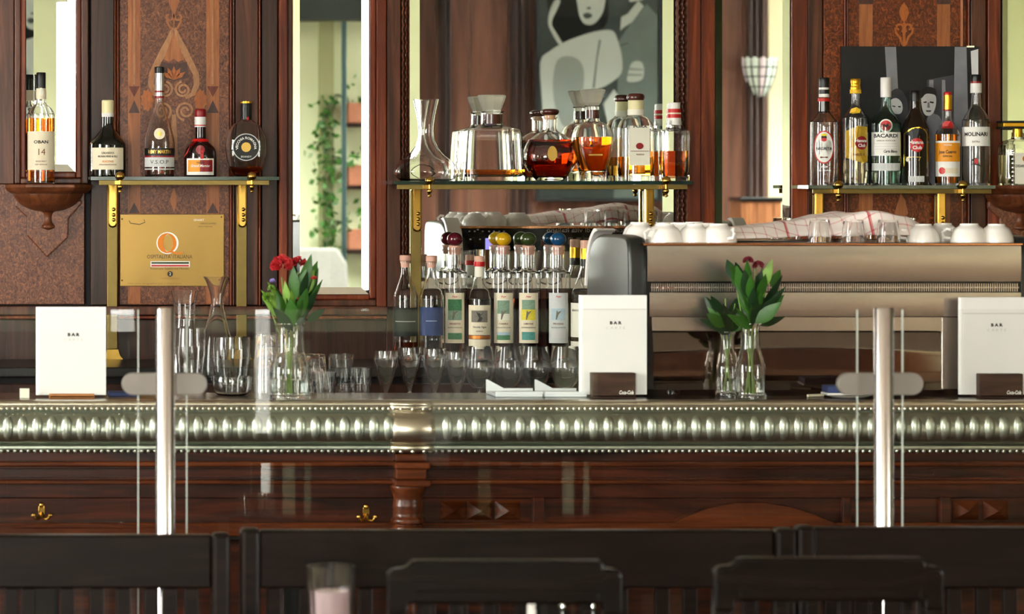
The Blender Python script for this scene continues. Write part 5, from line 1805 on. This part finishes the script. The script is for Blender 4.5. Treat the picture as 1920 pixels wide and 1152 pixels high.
def glassware(name, label, c, prof, group, cat='glass', Y=YG, t=.0014, bt=.004, n=2.0, zb=ZW, seg=32, part='glass_body', stem=None, m='glass', ribs=0):
    s = S(Y)
    x = wx(c, Y)
    tt = thing(name, label, cat, (x, Y, zb), group)
    base = HY + (CZ - zb) * s
    out = cr([(p[0] / s, zb + (base - p[1]) / s) + tuple(p[2:]) for p in prof], 4)
    lz = MB().lathe(x, Y, shell(out, t, bt), max(seg, ribs * 6), n=n)
    if ribs:
        no = len(out) + 1
        z0_, z1_ = out[0][1], out[-1][1]
        def rib(a, b_, c_):
            k_ = 1 + .03 * math.cos(ribs * math.atan2(b_ - Y, a - x)) * math.sin(math.pi * min(1, max(0, (c_ - z0_) / (z1_ - z0_))))
            return (x + (a - x) * k_, Y + (b_ - Y) * k_, c_)
        lz.v = [rib(*p) for p in lz.v]
    lz.build(part, m, tt, smooth=True, angle=45)
    if stem:
        MB().lathe(x, Y, [(0, zb)] + cr([(a / s, zb + (base - b_) / s) for a, b_ in stem], 3) + [(0, zb + (base - stem[-1][1]) / s)], 24).build('stem', 'glass', tt, smooth=True, angle=60)
    return tt


gb = gbase
tul = [(3, 744), (7, 732), (14, 712), (20, 690), (22.5, 674), (22, 664), (21.5, 658, 1)]
stem = [(17, gb), (16.5, gb - 2), (6, gb - 5), (2.6, gb - 12), (2.4, 752), (3.4, 744), (3, 741)]
names = ['next to the smoky tumbler', 'second from the smoky tumbler', 'third from the smoky tumbler', 'next to the row of wine glasses']
for px, nm, dy, Yq in ((723, names[0], 0, 8.5), (768, names[1], -6, 8.55), (815, names[2], -4, 8.5), (857, names[3], 2, 8.48)):
    glassware('tulip_glass', 'small tapering stemmed glass, ' + nm, px, [(a, b_ + dy) + tuple(q) for a, b_, *q in tul], 'tapering glasses behind the counter', stem=stem[:-1] + [(3.2, 741 + dy)], Y=Yq, ribs=9, t=.0019)
win = [(3, 731), (12, 728), (22, 716), (28, 698), (28.5, 684), (26, 664), (24, 650, 1)]
stw = [(26, gb), (25, gb - 2), (7, gb - 5), (3, gb - 14), (2.8, 745), (4, 732), (3, 729)]
for px, nm, Yq in ((899, 'in front of the vine-label bottle', 8.5), (953, 'in front of the yellow-ball bottle', 8.52), (1004, 'in front of the green-ball bottle', 8.5), (1060, 'in front of the blue-ball bottle, beside the menu card', 8.47)):
    glassware('wine_glass', 'round empty wine glass ' + nm, px, win, 'wine glasses behind the counter', stem=stw, Y=Yq, t=.0016)

glassware('carafe', 'straight-necked clear carafe beside the metal post', 346, [(30, gb, 1), (33, gb - 4), (34, 720), (30, 670), (23, 628), (20, 600), (22, 565), (26, 545, 1)], 'clear carafes behind the counter', 'carafe', Y=8.62)
glassware('carafe', 'clear carafe with trumpet-flared neck in front of the plaque', 407, [(28, gb, 1), (31, gb - 4), (33, 710), (30, 650), (21, 612), (14, 584), (11.5, 566), (14, 548), (20, 530), (26, 519, 1)], 'clear carafes behind the counter', 'carafe', Y=8.66)
glassware('glass_jug', 'rounded glass jug below the straight-necked carafe', 358, [(20, gb, 1), (22, gb - 4), (22, 730), (25, 690), (29, 655), (28, 632), (27, 616, 1)], 'clear carafes behind the counter', 'jug', Y=8.5)
glassware('glass_jug', 'wide glass jug between the flared carafe and the flower vase', 434, [(24, gb, 1), (27, gb - 4), (28, 740), (32, 700), (36, 665), (36, 645), (35, 632, 1)], 'clear carafes behind the counter', 'jug', Y=8.5)
glassware('glass_dish', 'shallow glass dish at the counter edge below the wide jug', 434, [(22, 741.5, 1), (28, 740), (36, 730), (38, 716), (37, 706, 1)], None, 'dish', Y=8.2, zb=ZC0 + .0005, t=.003)
# stacked upside-down tumblers
tmb = None
for px, Yq, cnt, wd in ((500, 8.5, 5, 'beside the flower vase'), (546, 8.6, 5, 'behind the flower vase'), (590, 8.62, 3, 'by the faceted tumbler')):
    for k in range(cnt):
        z0 = ZW + k * .031
        lab = 'ribbed tumbler, %s of the upside-down stack %s' % (['bottom', 'second from the bottom', 'third from the bottom', 'fourth from the bottom', 'topmost'][k if cnt == 5 else (0, 1, 4)[k]], wd)
        x = wx(px, Yq)
        if tmb is None:
            tmb = thing('stacked_tumbler', lab, 'tumbler', (x, Yq, z0), 'stacked tumblers behind the counter')
            vs, fs = [], []
            out = [(.0375, 0), (.036, .02), (.0315, .08), (.027, .118), (.024, .12)]
            body = out + [(0, .12), (0, .112), (.022, .112), (.029, .08), (.0335, .02), (.0352, .0)]
            lz = MB().lathe(0, 0, [(r, z) for r, z in body], 40)
            lz.v = [(a * (1 + .015 * math.cos(20 * math.atan2(b_, a))) + x, b_ * (1 + .015 * math.cos(20 * math.atan2(b_, a))) + Yq, c_ + z0) for a, b_, c_ in lz.v]
            lz.add(lz.v[:0], [])
            lz.build('glass_body', 'glass', tmb, smooth=True, angle=45)
        else:
            c = copy_tree(tmb, (x, Yq, z0))
            c['label'] = lab
for px, top, hw, nm, Yq, m in ((607, 698, 23, 'clear faceted tumbler in front, right by the flower vase', 8.46, 'glass'), (640, 664, 24, 'clear tall tumbler behind the faceted one', 8.58, 'glass'), (676, 690, 20, 'smoky narrow tumbler beside the tapering glasses', 8.46, 'glass')):
    glassware('tumbler', nm, px, [(hw * .78, gb, 1), (hw * .8, gb - 5), (hw * .82, 750), (hw * .92, 735, 1), (hw * .97, 720), (hw, top, 1)], 'loose tumblers behind the counter', Y=Yq, seg=20, t=.0024, bt=.01, ribs=8)

# ================================================================== THINGS ON THE COUNTER
def menu(label, p0, p1, y0, y1, h0, h1, hy0, hy1, Y, holder, logo, band=None):
    s = S(Y)
    x0, x1 = wx(p0, Y), wx(p1, Y)
    t = thing('menu_card', label, 'menu', ((x0 + x1) / 2, Y, ZC0), 'white menus in wooden holders')
    zt = wz(y0, Y)
    MB().box(x0 + .006, x1, Y, Y + .003, ZC0 + .006, zt).build('cover', 'paper', t, bevel=.0008)
    MB().box(x0 + .002, x1 - .004, Y + .004, Y + .012, ZC0 + .006, zt - .003).build('pages', 'paper_edge', t)
    MB().box(x0 + .004, x1, Y + .013, Y + .016, ZC0 + .006, zt).build('back_cover', 'paper', t, bevel=.0008)
    MB().tube([(x0 + .004, Y + .008, ZC0 + .006), (x0 + .004, Y + .008, zt)], .0075, 12).build('spine', 'paper', t, smooth=True)
    if band is not None:
        MB().box(x0 + .006, x1, Y - .0006, Y, wz(band + 1.5, Y), wz(band - 1, Y)).build('crease', 'paper_edge', t)
    cxm = (x0 + x1) / 2 + .004
    ty = wz(y0 + 52, Y)
    lettering('B A R', .0105, 'ink', t, cxm, Y - .0008, ty, width=22 / s, bold=.05)
    lettering('C A R T E', .009, 'ink_soft', t, cxm, Y - .0008, ty - 9.5 / s, width=36 / s)
    a, b_ = wx(h0, Y), wx(h1, Y)
    hz = wz(hy0, Y - .02)
    hb = MB().box(a, b_, Y - .03, Y - .004, ZC0 + .0005, hz).build('holder', holder, t, bevel=.002)
    MB().box(a, b_, Y - .03, Y + .04, ZC0 + .0003, ZC0 + .0055).build('holder_base', holder, t)
    MB().box(a, b_, Y + .02, Y + .04, ZC0 + .005, min(hz, ZC0 + .03)).build('holder_rest', holder, t)
    if logo:
        lettering('Coca-Cola', .013, 'white_label', hb, b_ - .024, Y - .0306, ZC0 + .013, shear=.35, width=.036, bold=.03)
    return t


menu('white menu booklet in a low light wood holder', 70, 199, 576, 750, 92, 176, 739, 750, 8.12, 'wood_holder', False)
menu('white menu booklet in a dark holder in front of the coffee machine corner', 1089, 1213, 554, 736, 1105, 1187, 699, 745, 8.14, 'wood_holder_dark', True, 580)
menu('white menu booklet in a dark holder at the far end of the machine', 1801, 1930, 558, 736, 1829, 1911, 701, 746, 8.14, 'wood_holder_dark', True, 588)

# paper slips and small things by the first menu
sl = MB().box(wx(204, 8.22), wx(262, 8.2), 8.18, 8.26, ZC0 + .0002, ZC0 + .008).build('brochure', 'blue_label')
tag(sl, 'dark blue brochure lying beside the light wood menu holder', 'brochure')
cd = thing('name_card', 'small blank cream card standing by the light wood menu holder', 'card', (wx(46, 8.1), 8.1, ZC0))
MB().box(wx(37, 8.1), wx(55, 8.1), 8.1, 8.102, ZC0 + .0003, ZC0 + .024).build('card', 'cream_pale', cd)
MB().box(wx(39, 8.1), wx(53, 8.1), 8.102, 8.115, ZC0 + .0003, ZC0 + .002).build('foot', 'cream_pale', cd)
# white trays in front of the wine glasses
for k, (p0, p1, lab) in enumerate(((920, 1008, 'white folded plastic tray in front of the yellow-ball bottle'), (1012, 1090, 'white folded plastic tray next to the dark menu holder'))):
    a, b_ = wx(p0, 8.2), wx(p1, 8.2)
    t = thing('coin_tray', lab, 'tray', ((a + b_) / 2, 8.2, ZC0), 'white plastic trays')
    MB().box(a, b_, 8.13, 8.27, ZC0 + .0003, ZC0 + .008).build('tray_floor', 'tray_white', t, bevel=.002)
    MB().prism([(a, ZC0 + .008), (b_, ZC0 + .008), (b_, ZC0 + .014), (a + .045, ZC0 + .014), (a + .004, ZC0 + .036), (a, ZC0 + .036)], 8.262, 8.27).build('back_rim', 'tray_white', t)
    MB().box(a, b_, 8.13, 8.136, ZC0 + .008, ZC0 + .014).build('front_rim', 'tray_white', t)
# saucer with napkin by the far screen post
st2 = thing('side_plate', 'small white plate with folded dark napkin beside the far metal post', 'plate', (wx(1590, 8.1), 8.1, ZC0))
px_, py_ = wx(1590, 8.1), 8.1
MB().lathe(px_, py_, [(0, ZC0 + .0005), (.035, ZC0 + .0005), (.06, ZC0 + .008), (.062, ZC0 + .009), (.036, ZC0 + .003), (0, ZC0 + .003)], 32).build('plate', 'porcelain', st2, smooth=True)
MB().box(px_ - .06, px_ + .03, py_ - .03, py_ + .03, ZC0 + .009, ZC0 + .014).build('napkin', 'paper', st2, bevel=.001)
MB().box(px_ - .058, px_ + .03, py_ - .028, py_ + .03, ZC0 + .014, ZC0 + .032).build('dark_pouch', 'blue_label', st2, bevel=.003)
sp = thing('sugar_stick', 'thin pale wooden stirrer resting by the small white plate', 'stirrer', (wx(1528, 8.14), 8.14, ZC0))
MB().tube([(wx(1512, 8.14), 8.13, ZC0 + .004), (wx(1546, 8.14), 8.15, ZC0 + .004)], .0035, 6).build('stick', 'cream_label', sp)

# ---- flowers
LEAF = {m: leaf_mesh('leaf_' + m) for m in ('leaf', 'leaf_light', 'leaf_dark')}
for m, me in LEAF.items():
    me.materials.append(MATS[m])


def leaf(parent, pos, tip, width, m, roll=0.0):
    o = bpy.data.objects.new('leaf', LEAF[m])
    COL.objects.link(o)
    o.parent = parent
    pos, tip = Vector(pos), Vector(tip)
    d = tip - pos
    Ln = d.length
    zd = d.normalized()
    nrm = Vector((-.25, 1.0, .15))
    yd = (nrm - zd * nrm.dot(zd)).normalized()
    xd = yd.cross(zd)
    q = Matrix((xd, yd, zd)).transposed().to_quaternion() @ Quaternion((0, 0, 1), roll)
    o.rotation_mode = 'QUATERNION'
    o.rotation_quaternion = q
    o.scale = (width / .5, Ln, Ln)
    o.location = pos - wloc(parent)
    return o


def carnation(parent, c, r, m):
    mb = MB()
    for k in range(46):
        z = random.uniform(-.15, 1)
        a = random.uniform(0, 2 * math.pi)
        s = math.sqrt(max(0, 1 - z * z))
        d = Vector((s * math.cos(a), s * math.sin(a), z))
        e = d.cross(Vector((random.uniform(-1, 1), random.uniform(-1, 1), random.uniform(-1, 1)))).normalized()
        f = d.cross(e)
        p = Vector(c) + d * r * .35
        q = Vector(c) + d * r
        w = r * .42
        mb.add([p, q + e * w, q + d * r * .15 + f * w * .3, q - e * w], [(0, 1, 2, 3)])
    return mb.build('blossom', m, parent)


def vase(label, c, Y, neck_top, sh, bot, hwn, hwb, zb=ZC0 + .0005):
    s = S(Y)
    x = wx(c, Y)
    base = HY + (CZ - zb) * s
    t = thing('flower_vase', label, 'vase', (x, Y, zb), 'bottle vases with cut flowers')
    P = [(hwb, base, 1), (hwb, base - 6), (hwb - 1.5, base - 12), (hwb - 1, base - 22), (hwb - 1, sh + 12), (hwb - 4, sh + 2), (hwn + 3, sh - 14), (hwn, sh - 24), (hwn - .5, neck_top + 8), (hwn + 1.5, neck_top + 3), (hwn + 1.5, neck_top, 1)]
    out = cr([(p[0] / s, zb + (base - p[1]) / s) + tuple(p[2:]) for p in P], 4)
    MB().lathe(x, Y, shell(out, .0022, .008), 32).build('vase_glass', 'glass', t, smooth=True, angle=45)
    L = liquid(out, zb + .55 * (base - sh) / s, .003, .009)
    MB().lathe(x, Y, L, 28).build('water', 'water', t, smooth=True, angle=45)
    return t, x, s, zb, base


def bouquet(v, c, Y, stems, leaves, flowers):
    t, x, s, zb, base = v

    def P(px, py, dy=0.0):
        return (wx(px, Y), Y + dy, wz(py, Y))
    bq = thing('cut_flowers', flowers[0], 'flowers', (x, Y, zb + .02), 'cut flowers in the bottle vases')
    for a, b_, dy in stems:
        MB().tube([(x + random.uniform(-.008, .008), Y + random.uniform(-.008, .008), zb + .012), (x + (a - c) / s * .12, Y + dy * .15, zb + .11), (wx(a, Y), Y + dy, wz(b_, Y))], [.0022, .002, .0016], 6).build('stem', 'stem', bq, smooth=True)
    for (x0, y0, x1, y1, w, m, dy) in leaves:
        leaf(bq, P(x0, y0, dy * .4), P(x1, y1, min(dy, .03)), w / s, m, random.uniform(-.6, .6))
    for f in flowers[1:]:
        carnation(bq, P(f[0], f[1], f[3]), f[2] / s, f[4])
    return bq


def rnd_leaves(cx, cy, n, x0, x1, y0, y1, ms, ln=(40, 62), seed=1):
    R = random.Random(seed)
    out = []
    for k in range(n):
        tx, ty = R.uniform(x0, x1), R.uniform(y0, y1)
        d = math.hypot(tx - cx, ty - cy)
        l = R.uniform(*ln)
        bx, by = tx + (cx - tx) / d * min(l, d), ty + (cy - ty) / d * min(l, d)
        out.append((bx, by, tx, ty, R.uniform(15, 23), R.choice(ms), R.uniform(-.06, .03)))
    return out


v = vase('clear bottle vase with red flowers next to the stacked tumblers', 543, 8.06, 606, 680, 750, 27, 38)
LV = [(560, 560, 586, 478, 26, 'leaf', -.02), (552, 565, 546, 500, 22, 'leaf', -.03), (575, 575, 608, 505, 26, 'leaf_dark', .02), (566, 590, 612, 528, 18, 'leaf', .0), (556, 600, 578, 540, 26, 'leaf', -.04), (540, 605, 520, 545, 24, 'leaf', -.03),
      (548, 612, 540, 560, 26, 'leaf', -.05), (560, 612, 572, 560, 24, 'leaf_dark', .0), (530, 600, 495, 558, 15, 'leaf_light', -.02), (522, 580, 492, 540, 13, 'leaf_light', .0), (530, 570, 506, 526, 14, 'leaf_light', .01), (545, 612, 524, 580, 20, 'leaf', .03), (556, 612, 590, 575, 20, 'leaf_dark', .03), (552, 560, 560, 490, 20, 'leaf_dark', .03), (535, 590, 515, 530, 18, 'leaf_dark', .03), (570, 560, 598, 488, 24, 'leaf', .02)] + rnd_leaves(548, 620, 16, 500, 612, 498, 585, ['leaf', 'leaf_dark', 'leaf', 'leaf_light'], seed=12)
bouquet(v, 543, 8.06, [(528, 520, .0), (560, 510, .01), (500, 560, 0), (545, 560, -.02), (575, 540, .02)], LV,
        ['red carnations with broad green leaves in the vase by the tumblers', (527, 499, 20, -.02, 'petal_red'), (562, 497, 15, .02, 'petal_red'), (503, 560, 11, 0, 'leaf_light'), (509, 542, 7, 0, 'leaf_light'), (511, 528, 5, 0, 'petal_lilac'), (586, 522, 5, -.03, 'petal_red')])
v = vase('taller clear bottle vase with dark red flowers in front of the coffee machine', 1407, 8.06, 606, 676, 745, 18, 29)
LV = rnd_leaves(1407, 610, 26, 1366, 1476, 482, 560, ['leaf', 'leaf', 'leaf_dark', 'leaf_light'], seed=4) + rnd_leaves(1407, 615, 14, 1350, 1476, 545, 600, ['leaf', 'leaf_dark'], seed=5) + [(1412, 606, 1455, 566, 26, 'leaf', -.05), (1405, 590, 1372, 490, 22, 'leaf', -.04), (1425, 590, 1476, 520, 22, 'leaf_dark', 0)]
bouquet(v, 1407, 8.06, [(1398, 498, 0), (1418, 504, .01), (1440, 540, .02), (1380, 545, -.01)], LV,
        ['dark red flower sprig with glossy leaves in the taller vase', (1397, 490, 9, -.03, 'petal_wine'), (1416, 499, 10, -.03, 'petal_wine')])
v = vase('shorter clear bottle vase tucked behind the taller one', 1364, 8.145, 622, 678, 730, 13, 22)
LV = rnd_leaves(1370, 622, 16, 1318, 1400, 550, 600, ['leaf_dark', 'leaf', 'leaf_dark'], seed=9) + [(1362, 622, 1312, 597, 16, 'leaf_dark', -.02), (1364, 618, 1328, 556, 16, 'leaf_dark', 0), (1366, 626, 1335, 610, 18, 'leaf_dark', -.03)]
bouquet(v, 1364, 8.145, [(1345, 590, 0), (1380, 570, .01), (1360, 560, 0)], LV, ['sprig of dark green leaves in the shorter vase'])

# ================================================================== GLASS SCREEN WITH METAL POSTS
YS = 6.75


def spx(px): return wx(px, YS)
def spz(py): return wz(py, YS)


for px, lab in ((308, 'upright satin metal post beside the light wood menu holder'), (1649, 'upright satin metal post in front of the coffee machine')):
    x = spx(px)
    t = thing('screen_post', lab, 'post', (x, YS, 0), 'metal posts of the glass screen')
    MB().lathe(x, YS - .03, [(0, .012), (.0198, .012), (.0198, spz(576) - .004), (.0175, spz(576)), (0, spz(576))], 32).build('tube', 'post_metal', t, smooth=True, angle=40)
    MB().lathe(x, YS - .03, [(0, 0.0005), (.05, 0.0005), (.05, .012), (0, .012)], 32).build('foot_plate', 'post_metal', t, smooth=True, angle=40)
    zc, hw, hh = spz(720), 80 / S(YS), 21 / S(YS)
    for ya, yb in ((YS - .010, YS - .003), (YS + .003, YS + .010)):
        poly = []
        for k in range(25):
            a = math.pi / 2 + math.pi * k / 24
            poly.append((x - hw + hh + hh * math.cos(a), zc + hh * math.sin(a)))
        for k in range(25):
            a = -math.pi / 2 + math.pi * k / 24
            poly.append((x + hw - hh + hh * math.cos(a), zc + hh * math.sin(a)))
        MB().prism(poly, ya, yb).build('glass_clamp', 'clamp_metal', t, bevel=.002)
    MB().box(x - .01, x + .01, YS - .014, YS - .009, zc - .012, zc + .012).build('clamp_bolt', 'post_metal', t)
for p0, p1, lab in ((-420, 259, 'clear glass screen panel in front of the light wood menu holder'), (350, 1607, 'wide clear glass screen panel between the two metal posts'), (1692, 2500, 'clear glass screen panel past the coffee machine post')):
    t = thing('glass_screen', lab, 'screen', (spx((p0 + p1) / 2), YS, .72), 'clear glass screen panels')
    MB().box(spx(p0), spx(p1), YS - .002, YS + .002, .72, spz(581)).build('pane', 'screen_glass', t)
    for e in (p0, p1):
        if -50 < e < 1950:
            MB().box(spx(e) - .001, spx(e) + .001, YS - .0028, YS + .0028, .72, spz(581)).build('pane_edge', 'pane_edge', t)

# ================================================================== BENCHES, CHAIRS, TABLE
YN = 6.62


def bench(label, p0, p1, ytop, posts, slat_px):
    x0, x1 = wx(p0, YN), wx(p1, YN)
    t = thing('bench', label, 'bench', ((x0 + x1) / 2, YN, 0), 'dark slatted benches in front of the bar')
    zt = wz(ytop, YN)
    MB().box(x0, x1, YN - .012, YN + .02, wz(1103, YN), zt).build('top_rail', 'wood_bench', t, bevel=.005)
    MB().box(x0, x1, YN - .008, YN + .016, .48, .54).build('lower_rail', 'wood_bench', t, bevel=.004)
    for a, b_ in posts:
        MB().box(wx(a, YN), wx(b_, YN), YN - .024, YN + .024, 0, zt + .004).build('post', 'wood_bench', t, bevel=.009)
    for a in slat_px:
        MB().box(wx(a, YN), wx(a + 27, YN), YN - .004, YN + .012, .54, wz(1103, YN)).build('slat', 'wood_bench', t, bevel=.003)
    for k in range(4):
        MB().box(x0, x1, YN - .37 + k * .09, YN - .29 + k * .09, .42, .445).build('seat_board', 'wood_bench', t, bevel=.004)
    for a in (x0 + .02, x1 - .07):
        MB().box(a, a + .05, YN - .36, YN - .31, 0, .42).build('leg', 'wood_bench', t)


bench('dark slatted bench below the light wood menu holder', -500, 396, 1003, [(-530, -500), (396, 430)], [-60, 8, 40, 112, 168, 218, 270, 305, 345])
bench('widest dark slatted bench in the middle, behind the nearer chairs', 486, 1450, 994, [(450, 486), (1450, 1489)], [500, 560, 615, 672, 728, 790, 850, 910, 970, 1030, 1090, 1150, 1228, 1280, 1335, 1395])
bench('dark slatted bench below the far metal post', 1524, 2400, 989, [(1490, 1524), (2400, 2435)], [1545, 1600, 1660, 1720, 1775, 1830, 1880, 1935])

YH = 5.40


def chair(label, p0, p1, ytop, first=None):
    s = S(YH)
    x0, x1 = wx(p0, YH), wx(p1, YH)
    xc = (x0 + x1) / 2
    w = x1 - x0
    t = thing('chair', label, 'chair', (xc, YH, 0), 'dark wooden chairs with stepped top rail')
    zt = wz(ytop, YH)
    k = 1 / s
    # stepped top rail
    out = [(x0, zt - 100 * k), (x0, zt - 26 * k), (x0 + 5 * k, zt - 19 * k), (x0 + 12 * k, zt - 16 * k), (x0 + 32 * k, zt - 14 * k), (x0 + 40 * k, zt - 8 * k), (x0 + 44 * k, zt - 2 * k), (x0 + 54 * k, zt), (x1 - 42 * k, zt), (x1 - 36 * k, zt - 3 * k), (x1 - 34 * k, zt - 14 * k), (x1 - 12 * k, zt - 17 * k), (x1 - 4 * k, zt - 22 * k), (x1, zt - 30 * k), (x1, zt - 100 * k)]
    inn = [(x1 - 36 * k, zt - 100 * k), (x1 - 36 * k, zt - 82 * k), (x0 + 38 * k, zt - 82 * k), (x0 + 38 * k, zt - 100 * k)]
    fix_normals(MB().prism(out + inn, YH - .014, YH + .014).build('top_rail', 'wood_chair', t, bevel=.007))
    MB().box(x0 + 46 * k, x1 - 44 * k, YH - .0165, YH - .012, zt - 78 * k, zt - 56 * k).build('rail_moulding', 'wood_chair', t, bevel=.002)
    for a, b_ in ((x0, x0 + 36 * k), (x1 - 34 * k, x1)):
        MB().box(a, b_, YH - .013, YH + .013, 0, zt - 98 * k).build('back_leg', 'wood_chair', t, bevel=.004)
    zs = .46
    n = 6
    for q in range(n):
        xa = x0 + 38 * k + (w - 74 * k) * (q + .5) / n
        MB().box(xa - 12 * k, xa + 12 * k, YH - .006, YH + .006, zs + .06, zt - 80 * k).build('slat', 'wood_chair', t, bevel=.002)
    MB().box(x0 + 36 * k, x1 - 34 * k, YH - .01, YH + .01, zs + .03, zs + .07).build('lower_rail', 'wood_chair', t)
    MB().box(x0 - .01, x1 + .01, YH + .014, YH + .38, zs - .03, zs).build('seat', 'wood_chair', t, bevel=.008)
    for a in (x0 + .01, x1 - .045):
        MB().box(a, a + .035, YH + .35, YH + .385, 0, zs - .03).build('front_leg', 'wood_chair', t)
    return t


chair('nearer dark wooden chair with stepped top rail, beside the drinking glass', 726, 1164, 1050)
chair('nearer dark wooden chair with stepped top rail, below the far metal post', 1337, 1766, 1045)

tz = .745
for xc, lab in ((wx(760, 6.1), 'dark wooden table carrying the drinking glass and shakers'), (wx(1640, 6.1), 'dark wooden table in front of the chair below the far post')):
    t = thing('dining_table', lab, 'table', (xc, 6.08, 0), 'dark wooden tables')
    MB().box(xc - .36, xc + .36, 5.82, 6.235, tz - .03, tz).build('table_top', 'wood_bench', t, bevel=.004)
    MB().lathe(xc, 6.1, [(0, .02), (.04, .02), (.035, tz - .03), (0, tz - .03)], 20).build('pillar', 'wood_bench', t, smooth=True)
    MB().lathe(xc, 6.1, [(0, 0), (.2, 0), (.2, .012), (.05, .025), (0, .025)], 28).build('base', 'wood_bench', t, smooth=True)

YT = 6.06
s = S(YT)
x = wx(621, YT)
gz = tz + .0005
t = thing('drinking_glass', 'blurred tall water glass on the table in front', 'glass', (x, YT, gz))
gb2 = HY + (CZ - gz) * s
out = [(36 / s, gz), (37 / s, gz + .004), (40 / s, gz + .07), (46 / s, wz(1061, YT) - .002), (46 / s, wz(1061, YT))]
lz = MB().lathe(0, 0, shell(out, .004, .016), 60)
lz.v = [(a * (1 + .03 * math.cos(10 * math.atan2(b_, a))) + x, b_ * (1 + .03 * math.cos(10 * math.atan2(b_, a))) + YT, c_) for a, b_, c_ in lz.v]
lz.build('glass_body', 'glass', t, smooth=True, angle=45)
L = liquid(out, wz(1108, YT), .0062, .017)
MB().lathe(x, YT, L, 32).build('drink', 'drink_pink', t, smooth=True)
for q in range(3):
    a = q * 2.1
    MB().box(x + .014 * math.cos(a) - .011, x + .014 * math.cos(a) + .011, YT + .014 * math.sin(a) - .011, YT + .014 * math.sin(a) + .011, wz(1150 - q * 9, YT), wz(1150 - q * 9, YT) + .022).build('ice_cube', 'glass_frost', t, bevel=.002)

for px, top, m, cap, lab in ((991, 1122, 'glass', 'cap_white', 'small clear shaker with white cap seen through the chair back'), (1047, 1124, 'glass_black', 'chrome', 'small dark shaker with chrome cap seen through the chair back'), (1104, 1124, 'glass_black', 'chrome', 'second small dark shaker, nearer the chair post')):
    x = wx(px, 6.12)
    t = thing('table_shaker', lab, 'shaker', (x, 6.12, gz))
    zt = wz(top, 6.12)
    MB().lathe(x, 6.12, [(0, gz), (.014, gz), (.0155, gz + .006), (.0145, zt - .022), (.012, zt - .016), (0, zt - .016)], 20).build('jar', m if m != 'glass' else 'porcelain', t, smooth=True, angle=40)
    MB().lathe(x, 6.12, [(0, zt - .016), (.0135, zt - .016), (.0135, zt - .006), (.009, zt), (0, zt)], 20).build('shaker_cap', cap, t, smooth=True, angle=40)
